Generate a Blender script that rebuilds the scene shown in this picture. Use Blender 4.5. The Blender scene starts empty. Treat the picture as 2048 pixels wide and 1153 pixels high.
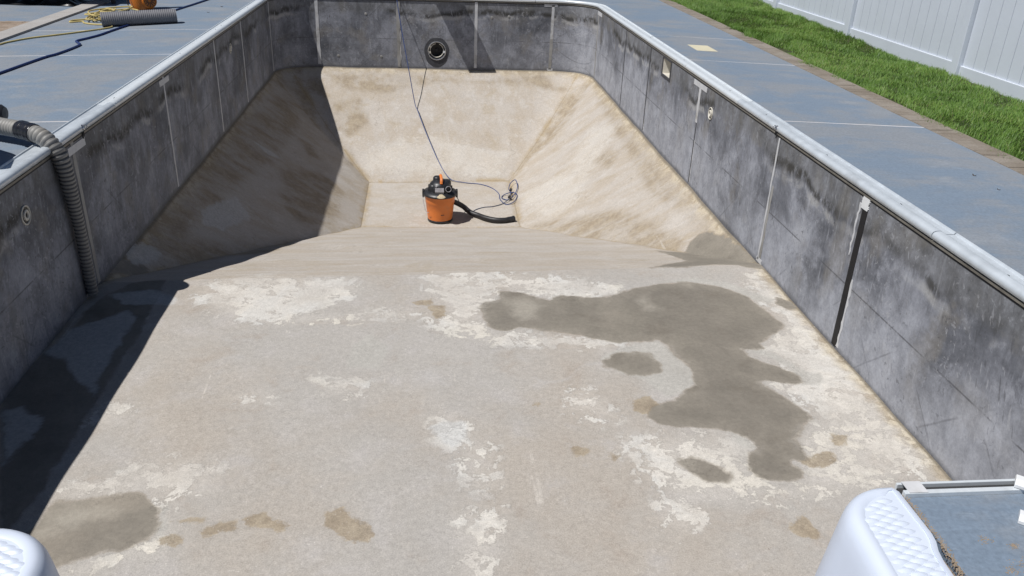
import bpy, bmesh, math, random
import numpy as np
from mathutils import Vector, Matrix

S = bpy.context.scene
COL = S.collection
R = math.radians
random.seed(4)
RNG = np.random.default_rng(4)

# ------------------------------------------------------------------ camera
cam_d = bpy.data.cameras.new('camera')
cam = bpy.data.objects.new('camera', cam_d)
COL.objects.link(cam)
S.camera = cam
cam_d.sensor_width = 36.0
cam_d.lens = 28.87
cam_d.clip_start = 0.05
cam_d.clip_end = 2000
right = Vector((0.994817, -0.094795, 0.036792))
up = Vector((0.008252, 0.435895, 0.899960))
fwd = Vector((0.101349, 0.894991, -0.434418))
m = Matrix((right, up, -fwd)).transposed().to_4x4()
m.translation = Vector((-0.1775, 0.0, 1.6376))
cam.matrix_world = m

# ------------------------------------------------------------------ sky, sun, exposure
SUN = Vector((-0.515, -0.22, 1.0)).normalized()          # towards the sun
world = bpy.data.worlds.new('World')
S.world = world
world.use_nodes = True
wt = world.node_tree
sky = wt.nodes.new('ShaderNodeTexSky')
sky.sky_type = 'NISHITA'
sky.sun_disc = False
sky.sun_elevation = math.asin(SUN.z)
sky.sun_rotation = math.atan2(SUN.x, SUN.y)
sky.air_density = 0.7
sky.dust_density = 0.2
bg = wt.nodes['Background']
bg.inputs['Strength'].default_value = 0.05
wt.links.new(sky.outputs[0], bg.inputs['Color'])
sun_d = bpy.data.lights.new('sun', 'SUN')
sun_d.energy = 5.0
sun_d.angle = R(0.55)
sun_d.color = (1.0, 0.975, 0.94)
sun = bpy.data.objects.new('sun', sun_d)
COL.objects.link(sun)
sun.rotation_euler = SUN.to_track_quat('Z', 'Y').to_euler()
sun.location = (-6, -3, 12)
S.cycles.pixel_filter_width = 1.0
S.view_settings.view_transform = 'Standard'
S.view_settings.look = 'None'
S.view_settings.exposure = -0.04
S.view_settings.gamma = 1.0
S.view_settings.use_curve_mapping = False

# ------------------------------------------------------------------ material helpers
class NB:
    def __init__(s, name):
        s.mat = bpy.data.materials.new(name)
        s.mat.use_nodes = True
        s.t = s.mat.node_tree
        s.b = s.t.nodes['Principled BSDF']
        s._pos = None
    def put(s, sock, v):
        if isinstance(v, bpy.types.NodeSocket):
            s.t.links.new(v, sock)
        elif isinstance(v, (tuple, list)):
            v = tuple(v)
            n = len(sock.default_value)
            sock.default_value = (v + (1.0,))[:n] if len(v) < n else v[:n]
        else:
            sock.default_value = v
    def pos(s):
        if s._pos is None:
            s._pos = s.t.nodes.new('ShaderNodeNewGeometry').outputs['Position']
        return s._pos
    def scale(s, v, sc, off=(0, 0, 0)):
        n = s.t.nodes.new('ShaderNodeVectorMath'); n.operation = 'MULTIPLY_ADD'
        s.put(n.inputs[0], v); n.inputs[1].default_value = sc; n.inputs[2].default_value = off
        return n.outputs[0]
    def noise(s, v=None, scale=1.0, detail=4.0, rough=0.55, dist=0.0, color=False):
        n = s.t.nodes.new('ShaderNodeTexNoise')
        s.put(n.inputs['Vector'], v if v is not None else s.pos())
        s.put(n.inputs['Scale'], scale); n.inputs['Detail'].default_value = detail
        n.inputs['Roughness'].default_value = rough; n.inputs['Distortion'].default_value = dist
        return n.outputs['Color' if color else 'Fac']
    def voro(s, v=None, scale=1.0, feature='F1'):
        n = s.t.nodes.new('ShaderNodeTexVoronoi'); n.feature = feature
        s.put(n.inputs['Vector'], v if v is not None else s.pos()); n.inputs['Scale'].default_value = scale
        return n.outputs['Distance']
    def m(s, op, a, b=0.0, c=0.0):
        n = s.t.nodes.new('ShaderNodeMath'); n.operation = op
        s.put(n.inputs[0], a); s.put(n.inputs[1], b); s.put(n.inputs[2], c)
        return n.outputs[0]
    def ss(s, v, a, b, o0=0.0, o1=1.0):
        n = s.t.nodes.new('ShaderNodeMapRange'); n.interpolation_type = 'SMOOTHSTEP'
        s.put(n.inputs[0], v)
        if a > b:
            a, b, o0, o1 = b, a, o1, o0
        for i, q in enumerate((a, b, o0, o1)):
            n.inputs[1 + i].default_value = q
        return n.outputs[0]
    def mix(s, f, a, b, mode='MIX'):
        n = s.t.nodes.new('ShaderNodeMix'); n.data_type = 'RGBA'; n.blend_type = mode
        s.put(n.inputs[0], f); s.put(n.inputs[6], a); s.put(n.inputs[7], b)
        return n.outputs[2]
    def attr(s, name, out='Fac'):
        n = s.t.nodes.new('ShaderNodeAttribute'); n.attribute_name = name
        return n.outputs[out]
    def sep(s, v=None):
        n = s.t.nodes.new('ShaderNodeSeparateXYZ'); s.put(n.inputs[0], v if v is not None else s.pos())
        return n.outputs
    def val(s, f, lo, hi):            # grey multiplier
        n = s.t.nodes.new('ShaderNodeMapRange'); s.put(n.inputs[0], f)
        n.inputs[1].default_value = 0.25; n.inputs[2].default_value = 0.75
        n.inputs[3].default_value = lo; n.inputs[4].default_value = hi
        return n.outputs[0]
    def mul(s, c, f):
        n = s.t.nodes.new('ShaderNodeVectorMath'); n.operation = 'SCALE'
        s.put(n.inputs[0], c); s.put(n.inputs['Scale'], f)
        return n.outputs[0]
    def out(s, col, rough=0.8, bump=None, bs=0.3, bd=0.01, metal=0.0, spec=0.5):
        s.put(s.b.inputs['Base Color'], col); s.put(s.b.inputs['Roughness'], rough)
        s.put(s.b.inputs['Metallic'], metal); s.b.inputs['Specular IOR Level'].default_value = spec
        if bump is not None:
            n = s.t.nodes.new('ShaderNodeBump'); n.inputs['Strength'].default_value = bs
            n.inputs['Distance'].default_value = bd; s.put(n.inputs['Height'], bump)
            s.t.links.new(n.outputs[0], s.b.inputs['Normal'])
        return s.mat

def plain(name, col, rough=0.6, var=0.15, sc=12.0, metal=0.0, spec=0.5, dirt=None, bs=0.1):
    b = NB(name)
    n = b.noise(scale=sc, detail=5)
    c = b.mul(col, b.val(n, 1 - var, 1 + var))
    if dirt:
        d = b.ss(b.noise(scale=sc * 0.4, detail=8, rough=0.65), 0.5, 0.75)
        c = b.mix(d, c, dirt)
    return b.out(c, b.val(n, rough * 0.85, min(1, rough * 1.15)), bump=b.noise(scale=sc * 6, detail=3), bs=bs, bd=0.002, metal=metal, spec=spec)
POLY = {
 'wet': [  # damp mortar patches, plus one strip of painted shade
  [(0.2,5.23),(0.24,5.33),(0.33,5.35),(0.36,5.39),(0.34,5.54),(0.48,5.49),(0.6,5.42),(0.71,5.37),(0.8,5.44),(0.91,5.42),(1.03,5.4),(1.18,5.41),(1.38,5.53),(1.6,5.63),(1.85,5.66),(1.98,5.61),(2.15,5.52),(2.24,5.33),(2.3,5.18),(2.34,4.98),(2.32,4.9),(2.14,4.76),(2.07,4.68),(2.08,4.6),(1.91,4.61),(1.93,4.51),(2.06,4.39),(2.16,4.27),(2.17,4.2),(2.1,4.17),(1.99,4.21),(1.91,4.23),(1.88,4.18),(1.95,4.05),(2.02,3.91),(2.05,3.78),(1.99,3.72),(1.9,3.65),(1.84,3.59),(1.85,3.5),(1.86,3.42),(1.76,3.42),(1.74,3.38),(1.78,3.33),(1.76,3.27),(1.65,3.23),(1.56,3.26),(1.52,3.33),(1.53,3.45),(1.6,3.51),(1.63,3.53),(1.61,3.64),(1.54,3.7),(1.39,3.73),(1.21,3.74),(1.14,3.78),(1.08,3.86),(1.17,3.97),(1.3,4.05),(1.43,4.13),(1.46,4.18),(1.5,4.38),(1.45,4.51),(1.43,4.65),(1.38,4.75),(1.2,4.73),(1.09,4.7),(1.01,4.75),(0.89,4.79),(0.79,4.84),(0.69,4.87),(0.46,4.95),(0.36,4.9),(0.28,4.92),(0.23,4.99),(0.21,5.08)],
  [(0.93,4.48),(1.06,4.58),(1.2,4.6),(1.27,4.56),(1.32,4.44),(1.3,4.34),(1.19,4.3),(1.07,4.31),(1.02,4.37),(0.93,4.42)],
  [(2.24,6.93),(2.32,7.09),(2.41,7.08),(2.48,6.99),(2.54,6.65),(2.58,6.07),(2.36,6.35)],
  [(2.02,7.2),(2.29,6.8),(2.43,6.44),(2.58,5.88),(2.19,6.05),(1.91,5.93),(1.6,5.93),(2.07,6.36)],
  [(1.13,3.44),(1.16,3.46),(1.26,3.44),(1.35,3.36),(1.38,3.29),(1.35,3.25),(1.25,3.26),(1.2,3.33),(1.15,3.39)],
  [(-2.03,2.95),(-1.99,3.07),(-1.97,3.29),(-1.87,3.27),(-1.76,3.3),(-1.56,3.32),(-1.46,3.21),(-1.43,3.09),(-1.45,3),(-1.54,2.94),(-1.64,2.93),(-1.78,2.84),(-1.88,2.81),(-1.97,2.81)],
  [(2.47,5.38),(2.57,5.33),(2.55,5.19),(2.48,5.2),(2.42,5.29)],
  [(-2.7,4.39),(-2.58,4.5),(-2.49,5.44),(-2.36,5.69),(-2.15,5.81),(-2.11,5.52),(-2.08,5.13),(-2.08,4.48),(-2.07,3.82),(-2.07,3.26),(-2.1,3.03)],  # painted shade: darkens the floor inside the left wall's cast shadow
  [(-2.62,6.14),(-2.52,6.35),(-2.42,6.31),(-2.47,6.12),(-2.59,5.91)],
 ],
 'halo': [
  [(0.91,4.52),(1.13,4.69),(1.38,4.74),(1.44,4.58),(1.51,4.36),(1.48,4.21),(1.3,4.06),(1.21,4.03),(1.22,4.11),(1.16,4.24),(1.02,4.32)],
  [(1.58,5.65),(1.93,5.75),(2.17,5.65),(2.35,5.44),(2.44,5.34),(2.37,5.24),(2.24,5.34),(2.08,5.56),(1.84,5.65)],
  [(1.91,4.63),(2.08,4.45),(2.19,4.31),(2.29,4.18),(2.3,4.26),(2.22,4.37),(2.14,4.53),(2.04,4.62)],
  [(1.5,3.72),(1.6,3.61),(1.63,3.53),(1.54,3.52),(1.51,3.59)],
  [(1.85,3.6),(1.88,3.44),(1.84,3.49),(1.8,3.53)],
  [(1.2,3.37),(1.24,3.25),(1.34,3.23),(1.4,3.27),(1.39,3.32),(1.35,3.25),(1.25,3.28)],
  [(2.05,4.34),(2.32,4.3),(2.3,4.18),(2.13,4.16)],
  [(-1.48,3.27),(-1.42,3.23),(-1.38,3.05),(-1.43,2.96),(-1.45,3.09)],
  [(-0.69,4.75),(-0.57,4.88),(-0.43,4.74),(-0.48,4.43),(-0.7,4.47)],
 ],
 'white': [
  [(-1.82,5.51),(-1.73,5.74),(-1.49,5.98),(-1.15,5.8),(-0.81,5.78),(-0.72,5.6),(-0.78,5.41),(-0.91,5.29),(-1.07,5.18),(-0.73,5.19),(-0.45,5.23),(-0.17,5.16),(-0.72,5.1),(-1.05,5.05),(-1.33,5.1),(-1.58,5.21),(-1.76,5.39)],
  [(-0.2,5.75),(-0.05,5.84),(0.39,5.86),(0.81,5.74),(1.25,5.58),(1.24,5.43),(1.03,5.42),(0.76,5.39),(0.58,5.48),(0.36,5.57),(0.29,5.38),(0.21,5.29),(0.19,5.07),(0.26,4.89),(0.61,4.82),(0.91,4.77),(1.1,4.71),(1,4.62),(0.63,4.72),(0.16,4.76),(-0.1,4.95),(-0.15,5.07),(-0.04,5.19),(-0.13,5.47)],
  [(2.37,5.81),(2.49,5.8),(2.51,5.42),(2.54,5.13),(2.55,4.72),(2.55,4.29),(2.55,3.89),(2.55,3.5),(2.52,3.3),(2.17,3.24),(1.82,3.14),(1.58,3.11),(1.27,3.12),(1.06,3.19),(0.94,3.34),(0.89,3.6),(1.16,3.65),(1.4,3.69),(1.55,3.61),(1.48,3.27),(1.64,3.2),(1.82,3.3),(1.87,3.51),(2.09,3.78),(2.06,3.99),(1.95,4.2),(2.22,4.21),(2.07,4.6),(2.32,4.87),(2.37,5.09),(2.32,5.34)],
  [(-2.01,3.39),(-1.8,3.41),(-1.6,3.54),(-1.41,3.55),(-1.26,3.48),(-1.25,3.31),(-1.43,3.3),(-1.38,3.05),(-1.41,2.93),(-1.54,2.87),(-1.69,2.77),(-1.79,2.77),(-1.79,2.82),(-1.53,2.92),(-1.43,3.01),(-1.44,3.19),(-1.56,3.33),(-1.88,3.29),(-1.97,3.29)],
  [(0.01,3.62),(0.13,3.61),(0.16,3.3),(0,3.34)],
  [(-0.01,3.08),(0.14,3.11),(0.13,2.91),(0.04,2.67),(-0.05,2.67),(-0.02,2.91)],
  [(-0.15,3.89),(-0.05,3.92),(0.03,3.8),(-0.03,3.66),(-0.12,3.74)],
  [(0.67,4.13),(0.79,4.13),(0.88,3.88),(0.8,3.84),(0.64,3.95)],
  [(0.99,3.1),(1.11,3.1),(1.15,2.99),(1.08,2.92),(0.95,3)],
  [(-2.03,3.93),(-1.97,4.08),(-1.89,4.06),(-1.89,3.98),(-2,3.91)],
  [(-1.3,4.15),(-1.19,4.18),(-1.11,4.14),(-1.21,4.11)],
  [(-0.84,4.33),(-0.59,4.29),(-0.53,4.15),(-0.76,4.16)],
  [(-1.2,12.23),(0.94,12.22),(1.05,12.6),(-0.13,12.93),(-1.06,12.66)],
  [(1.16,11.25),(1.75,11.02),(2.2,11.7),(2.48,11.04),(1.97,10.39),(1.68,9.74),(1.33,9.85)],
  [(0.93,3.64),(1.03,3.61),(0.97,3.46),(0.9,3.51)],
 ],
 'brown': [
  [(-0.7,3.14),(-0.59,3.17),(-0.51,3.06),(-0.45,2.97),(-0.46,2.92),(-0.57,2.93),(-0.67,3.05)],
  [(-1.05,3.11),(-0.96,3.16),(-0.9,3.1),(-0.83,3.06),(-0.87,3.01),(-1.01,3.04)],
  [(-1.24,3.03),(-1.16,3.09),(-1.08,3.11),(-1.08,3.04),(-1.2,2.99)],
  [(-1.38,3.11),(-1.23,3.12),(-1.24,3.08)],
  [(-1.41,2.99),(-1.31,3.01),(-1.3,2.95)],
  [(1.53,2.93),(1.67,3.01),(1.69,2.85),(1.66,2.83),(1.55,2.85)],
  [(-0.17,5.3),(-0.06,5.31),(-0.05,5.15),(-0.13,5.1)],
  [(-0.3,5.37),(-0.2,5.41),(-0.14,5.43),(-0.16,5.33),(-0.25,5.31)],
  [(0.42,4.06),(0.49,4.06),(0.48,3.99),(0.42,4)],
  [(0.58,3.61),(0.69,3.58),(0.69,3.53),(0.61,3.52)],
  [(0.78,3.52),(0.83,3.5),(0.8,3.46)],
  [(1.03,4.02),(1.15,4.08),(1.18,3.97),(1.07,3.88),(1.02,3.92)],
  [(2.08,3.64),(2.17,3.62),(2.14,3.54),(2.07,3.54)],
  [(1.81,3.42),(2.01,3.48),(2,3.39),(1.84,3.36)],
  [(2.49,13.43),(2.07,12.73),(1.74,12.49),(1.43,12.44),(1.13,12.06),(1.08,12.12),(1.36,12.51),(1.59,12.88),(1.74,13.13),(2.11,13.5),(2.45,13.62)],
  [(1.6,12.93),(1.99,13.2),(2.07,12.73),(1.74,12.49),(1.61,12.82)],
  [(-1.92,13.98),(-0.62,13.99),(0.71,13.85),(1.74,14.01),(2.49,13.43),(2.36,13.58),(1.55,13.82),(0.21,13.84),(-0.94,13.63),(-1.5,13.71)],
  [(2.54,13.24),(2.48,9.59),(2.48,7.35),(2.58,6.03),(2.53,6.37),(2.42,7.14),(2.38,8.26),(2.36,10.15),(2.45,12.34)],
  [(1.11,10.13),(1.59,9.51),(1.96,8.98),(2.18,8.04),(2.31,7.2),(2.21,6.98),(1.96,7.5),(1.66,8.54)],
  [(-1.73,13.43),(-1.26,13.53),(-1.08,13.18),(-1.38,12.83),(-1.62,12.99)],
  [(-1.98,11.72),(-1.84,11.91),(-1.7,11.57),(-1.84,11.39)],
  [(-2.54,6.76),(-2.55,7.61),(-2.44,8.49),(-2.28,8.35),(-2.38,7.75),(-2.35,6.92)],
  [(-2.51,11.84),(-2.25,13.98),(-2.04,13.43),(-1.83,12.79),(-2.11,12.74)],
  [(1.05,12.06),(1.11,11.14),(1.09,10.29),(1.02,10.27),(1.03,11.26)],
  [(-1.05,10.23),(-1.07,11.86),(-1.02,11.86),(-0.99,10.18)],
  [(2.07,10.57),(2.28,10.52),(2.3,10.13),(2.12,9.99)],
  [(1.39,12.05),(1.43,12.06),(1.23,11.98)],
  [(-1.37,12.66),(-1.06,12.09),(-1.14,11.81),(-1.41,12.15)],
  [(2.37,9.9),(2.43,9.12),(2.38,8.03),(2.3,8.55)],
  [(-2.66,8.61),(-2.55,10.62),(-2.38,12.69),(-2.08,12.52),(-2.09,10.65),(-2.25,8.99),(-2.36,8.08)],
  [(-2.45,6.84),(-2.22,7.43),(-1.89,8),(-1.61,8.74),(-1.64,7.67),(-2.12,6.96),(-2.39,6.47)],
  [(-2.02,10.19),(-1.66,11.2),(-1.32,11.01),(-1.34,9.82),(-1.65,9.11),(-1.9,9.36)],
  [(-2.64,13.45),(-1.92,13.98),(-1.77,13.52),(-2.06,13.61),(-2.44,13.13)],
  [(-3.18,6.66),(-2.67,6.55),(-2.52,7.15),(-2.23,7.06),(-2.43,6.35),(-2.58,6.15)],
 ],
 'pale': [
  [(-2.57,4.71),(-2.56,5),(-2.39,5.14),(-2.24,5.3),(-2.15,5.13),(-2.15,4.79),(-2.13,4.49),(-2.1,4.2),(-2.27,4.38),(-2.42,4.61)],
  [(-2.56,4.08),(-2.46,4.1),(-2.28,3.97),(-2.3,3.83),(-2.31,3.62),(-2.33,3.56)],
  [(-0.23,3.83),(0.04,3.91),(0.05,3.77),(-0.05,3.64),(-0.16,3.75)],
  [(-2.64,6.34),(-2.54,6.64),(-2.41,6.69),(-2.44,6.38),(-2.55,6.2)],
  [(-2.39,8.01),(-2.24,8.67),(-2.06,8.48),(-2.17,7.8),(-2.34,7.57)],
  [(-2.39,10.4),(-2.24,10.52),(-2.08,10.58),(-2.16,10.34)],
  [(-2.45,5.52),(-2.19,5.6),(-1.94,5.43),(-1.98,5.32),(-2.33,5.36)],
 ],
 'dry': [
  [(1.36,5.34),(1.43,5.43),(1.5,5.46),(1.46,5.37),(1.45,5.28),(1.52,5.21),(1.39,5.2)],
  [(0.38,5.38),(0.54,5.42),(0.67,5.28),(0.6,5.06),(0.46,5.03),(0.4,5.18)],
  [(1.13,3.43),(1.19,3.45),(1.23,3.42),(1.21,3.37),(1.14,3.39)],
  [(1.79,5.61),(1.85,5.65),(1.85,5.57)],
  [(-1.96,3.22),(-1.79,3.25),(-1.64,3.2),(-1.81,3.11),(-1.94,3.05)],
 ],
}

# ------------------------------------------------------------------ materials
M = {}
def mat_floor():
    b = NB('pool_floor_concrete')
    p = b.pos(); st = b.attr('st', 'Vector'); deep = b.attr('deep')
    n_big = b.noise(scale=0.75, detail=6, rough=0.6)
    n_med = b.noise(scale=3.1, detail=7, rough=0.65, dist=0.3)
    n_fine = b.noise(scale=38, detail=6, rough=0.7)
    n_grit = b.noise(scale=150, detail=3, rough=0.7)
    streak = b.noise(st, scale=6.5, detail=8, rough=0.66)
    streak2 = b.noise(b.scale(st, (1, 1, 1), (7.3, 2.1, 0)), scale=2.2, detail=7, rough=0.62)
    flake = b.noise(scale=7.5, detail=11, rough=0.66, dist=0.5)
    flake2 = b.noise(scale=2.4, detail=10, rough=0.66, dist=0.8)
    edge = b.m('SUBTRACT', b.noise(scale=6, detail=9, rough=0.62, dist=0.3), 0.5)
    shallow = b.mix(b.ss(n_big, 0.36, 0.60), (0.390, 0.352, 0.310), (0.390, 0.368, 0.342))
    shallow = b.mix(b.ss(n_med, 0.50, 0.70, 0, 0.6), shallow, (0.44, 0.415, 0.398))
    shallow = b.mix(b.ss(n_med, 0.46, 0.28, 0, 0.55), shallow, (0.335, 0.285, 0.240))
    shallow = b.mix(b.ss(flake2, 0.56, 0.70, 0, 0.35), shallow, (0.455, 0.44, 0.432))
    slope = b.mix(b.ss(streak2, 0.36, 0.62), (0.42, 0.368, 0.308), (0.455, 0.418, 0.378))
    slope = b.mix(b.ss(streak, 0.52, 0.70, 0, 0.7), slope, (0.52, 0.492, 0.46))
    slope = b.mix(b.ss(streak, 0.42, 0.26, 0, 0.35), slope, (0.34, 0.29, 0.225))
    slope = b.mix(b.ss(n_med, 0.53, 0.68, 0, 0.5), slope, (0.50, 0.465, 0.425))
    slope = b.mix(b.ss(flake2, 0.46, 0.34, 0, 0.5), slope, (0.38, 0.32, 0.24))
    c = b.mul(b.mix(deep, shallow, slope), 0.97)
    # hairline cracks
    cr = b.voro(b.scale(b.noise(scale=1.6, detail=6, color=True), (0.9, 0.9, 0.9)), 1.0, 'DISTANCE_TO_EDGE')
    vcr = b.voro(b.mix(0.82, p, b.noise(scale=2.2, detail=5, color=True), 'ADD'), 0.75, 'DISTANCE_TO_EDGE')
    crack = b.m('MULTIPLY', b.ss(vcr, 0.007, 0.001), b.m('MULTIPLY', deep, b.ss(n_med, 0.50, 0.62, 0, 0.45)))
    # pale residue
    wh = b.attr('white')
    wv = b.m('ADD', b.m('MULTIPLY', b.m('MINIMUM', wh, 0.10), 1.3), b.m('MULTIPLY', b.m('SUBTRACT', flake, 0.5), 1.5))
    wv = b.m('ADD', wv, b.m('MULTIPLY', b.m('SUBTRACT', b.noise(scale=17, detail=9, rough=0.7, dist=0.4), 0.5), 0.9))
    wv = b.m('ADD', wv, b.m('MULTIPLY', b.m('SUBTRACT', flake2, 0.5), 0.9))
    wm = b.m('MULTIPLY', b.ss(wv, 0.0, 0.02), b.ss(wh, -0.13, -0.01))
    wm = b.m('MULTIPLY', wm, b.m('SUBTRACT', 1.0, b.m('MULTIPLY', deep, 0.65)))
    wcol = b.mix(b.ss(flake2, 0.42, 0.6), (0.60, 0.57, 0.52), (0.54, 0.53, 0.505))
    wcol = b.mix(b.ss(n_big, 0.52, 0.62, 0, 0.5), wcol, (0.57, 0.53, 0.45))
    thin = b.ss(b.noise(b.scale(p, (1, 1, 1), (5, 1, 0)), scale=3.3, detail=8, rough=0.65), 0.38, 0.58, 0.35, 0.95)
    c = b.mix(b.m('MULTIPLY', wm, thin), c, wcol)
    soft = b.m('MULTIPLY', b.ss(b.m('ADD', wh, b.m('MULTIPLY', edge, 0.3)), -0.10, 0.12), 0.4)
    c = b.mix(soft, c, (0.53, 0.495, 0.45))
    # scattered crumbs of pale residue everywhere
    cru = b.m('MULTIPLY', b.ss(b.noise(scale=26, detail=6, rough=0.7), 0.66, 0.72), b.ss(flake2, 0.5, 0.62))
    c = b.mix(b.m('MULTIPLY', cru, 0.75), c, (0.58, 0.53, 0.46))
    # skim coat halo
    hv = b.m('ADD', b.attr('halo'), b.m('MULTIPLY', edge, 0.10))
    c = b.mix(b.ss(hv, -0.012, 0.03, 0, 0.85), c, b.mul((0.40, 0.385, 0.355), b.val(n_med, 0.9, 1.08)))
    # rusty / brown stains
    bv = b.m('ADD', b.attr('brown'), b.m('ADD', b.m('MULTIPLY', edge, 0.16), b.m('MULTIPLY', b.m('SUBTRACT', n_fine, 0.5), 0.05)))
    brown = b.mix(b.ss(b.noise(scale=11, detail=9, rough=0.7), 0.38, 0.62), (0.235, 0.185, 0.125), (0.335, 0.275, 0.195))
    bm_ = b.m('MULTIPLY', b.sep(b.mix(deep, b.ss(bv, -0.010, 0.014), b.ss(bv, -0.06, 0.07)))[0], b.m('SUBTRACT', 0.78, b.m('MULTIPLY', deep, b.ss(streak2, 0.40, 0.60, 0.05, 0.5))))
    c = b.mix(bm_, c, brown)
    # creases and wall foot: ochre dirt
    cd = b.m('ADD', b.attr('crease'), b.m('MULTIPLY', edge, 0.07))
    c = b.mix(b.m('MULTIPLY', b.ss(cd, 0.085, 0.0), b.ss(flake2, 0.42, 0.60, 0, 0.8)), c, (0.36, 0.28, 0.17))
    c = b.mix(b.ss(b.m('ADD', b.attr('crease'), b.m('MULTIPLY', edge, 0.015)), 0.014, 0.003, 0, 0.5), c, (0.24, 0.19, 0.125))
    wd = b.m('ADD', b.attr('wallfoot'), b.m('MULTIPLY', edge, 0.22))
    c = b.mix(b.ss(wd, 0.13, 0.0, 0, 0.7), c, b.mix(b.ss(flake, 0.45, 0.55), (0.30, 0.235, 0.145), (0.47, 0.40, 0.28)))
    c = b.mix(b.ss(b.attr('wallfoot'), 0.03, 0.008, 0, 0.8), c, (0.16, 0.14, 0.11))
    # scratches left by scraping
    scv = b.noise(b.scale(p, (22, 1.1, 3), (0, 0, 0)), scale=1.0, detail=2, rough=0.4, dist=0.6)
    c = b.mix(b.m('MULTIPLY', b.ss(scv, 0.72, 0.74, 0, 0.5), b.ss(n_med, 0.48, 0.6)), c, (0.55, 0.51, 0.46))
    # damp fresh mortar, and the painted shade strip along the left wall
    wet_shade_raw = b.attr('wet')
    wv2 = b.m('ADD', wet_shade_raw, b.m('MULTIPLY', edge, 0.13))
    wet_shade_m = b.mix(b.ss(b.noise(scale=2.1, detail=3), 0.54, 0.68), b.ss(wv2, -0.006, 0.012), b.ss(wv2, -0.05, 0.05))
    wet_shade_m = b.sep(wet_shade_m)[0]
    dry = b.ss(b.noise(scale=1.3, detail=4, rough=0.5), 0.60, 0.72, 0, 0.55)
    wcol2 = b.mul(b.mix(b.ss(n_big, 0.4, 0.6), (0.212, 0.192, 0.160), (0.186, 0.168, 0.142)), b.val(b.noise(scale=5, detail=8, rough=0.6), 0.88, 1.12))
    wcol2 = b.mix(b.ss(b.m('ADD', wet_shade_raw, b.m('MULTIPLY', edge, 0.25)), 0.14, 0.0, 0, 0.35), wcol2, (0.29, 0.262, 0.22))
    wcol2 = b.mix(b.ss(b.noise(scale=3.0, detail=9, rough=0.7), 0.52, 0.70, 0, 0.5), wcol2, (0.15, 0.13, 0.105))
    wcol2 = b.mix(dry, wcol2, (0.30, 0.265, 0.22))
    dv = b.m('ADD', b.attr('dry'), b.m('MULTIPLY', edge, 0.20))
    wcol2 = b.mix(b.ss(dv, -0.05, 0.08, 0, 0.6), wcol2, (0.38, 0.35, 0.30))
    rim = b.ss(b.m('ABSOLUTE', b.m('SUBTRACT', wv2, 0.0)), 0.02, 0.0, 0, 0.45)
    c = b.mix(rim, c, (0.22, 0.18, 0.13))
    c = b.mix(wet_shade_m, c, wcol2)
    c = b.mix(b.m('MULTIPLY', crack, b.m('SUBTRACT', 1.0, wet_shade_m)), c, (0.20, 0.17, 0.13))
    # pale smears
    pv = b.m('ADD', b.attr('pale'), b.m('MULTIPLY', edge, 0.16))
    c = b.mix(b.ss(pv, -0.012, 0.03, 0, 0.7), c, b.mul((0.50, 0.50, 0.49), b.val(n_fine, 0.85, 1.1)))
    spk = b.m('MULTIPLY', b.ss(b.noise(scale=62, detail=3, rough=0.6), 0.64, 0.72), b.ss(n_med, 0.42, 0.60, 0.1, 0.6))
    c = b.mix(b.m('MULTIPLY', spk, b.m('SUBTRACT', 1.0, wet_shade_m)), c, (0.60, 0.57, 0.53))
    drk = b.m('MULTIPLY', b.ss(b.noise(b.scale(p, (1, 1, 1), (3, 9, 0)), scale=48, detail=3, rough=0.6), 0.66, 0.73), b.ss(flake2, 0.40, 0.60, 0.05, 0.4))
    c = b.mix(drk, c, (0.22, 0.185, 0.15))
    # grain
    c = b.mul(c, b.val(n_fine, 0.84, 1.14))
    g = b.m('SUBTRACT', 1.0, b.m('MULTIPLY', wet_shade_m, 0.7))
    c = b.mix(g, c, b.mul(c, b.val(n_grit, 0.76, 1.22)))
    rough = b.m('SUBTRACT', 0.9, b.m('MULTIPLY', wet_shade_m, 0.2))
    h = b.m('ADD', b.m('MULTIPLY', n_fine, 0.5), b.m('ADD', b.m('MULTIPLY', n_grit, 0.3), b.m('MULTIPLY', b.m('MULTIPLY', wm, thin), 1.3)))
    h = b.m('ADD', h, b.m('MULTIPLY', streak, b.m('MULTIPLY', deep, 2.4)))
    h = b.m('SUBTRACT', h, b.m('MULTIPLY', wet_shade_m, 0.4))
    return b.out(c, rough, bump=h, bs=0.55, bd=0.006, spec=0.3)
M['floor'] = mat_floor()

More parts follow.
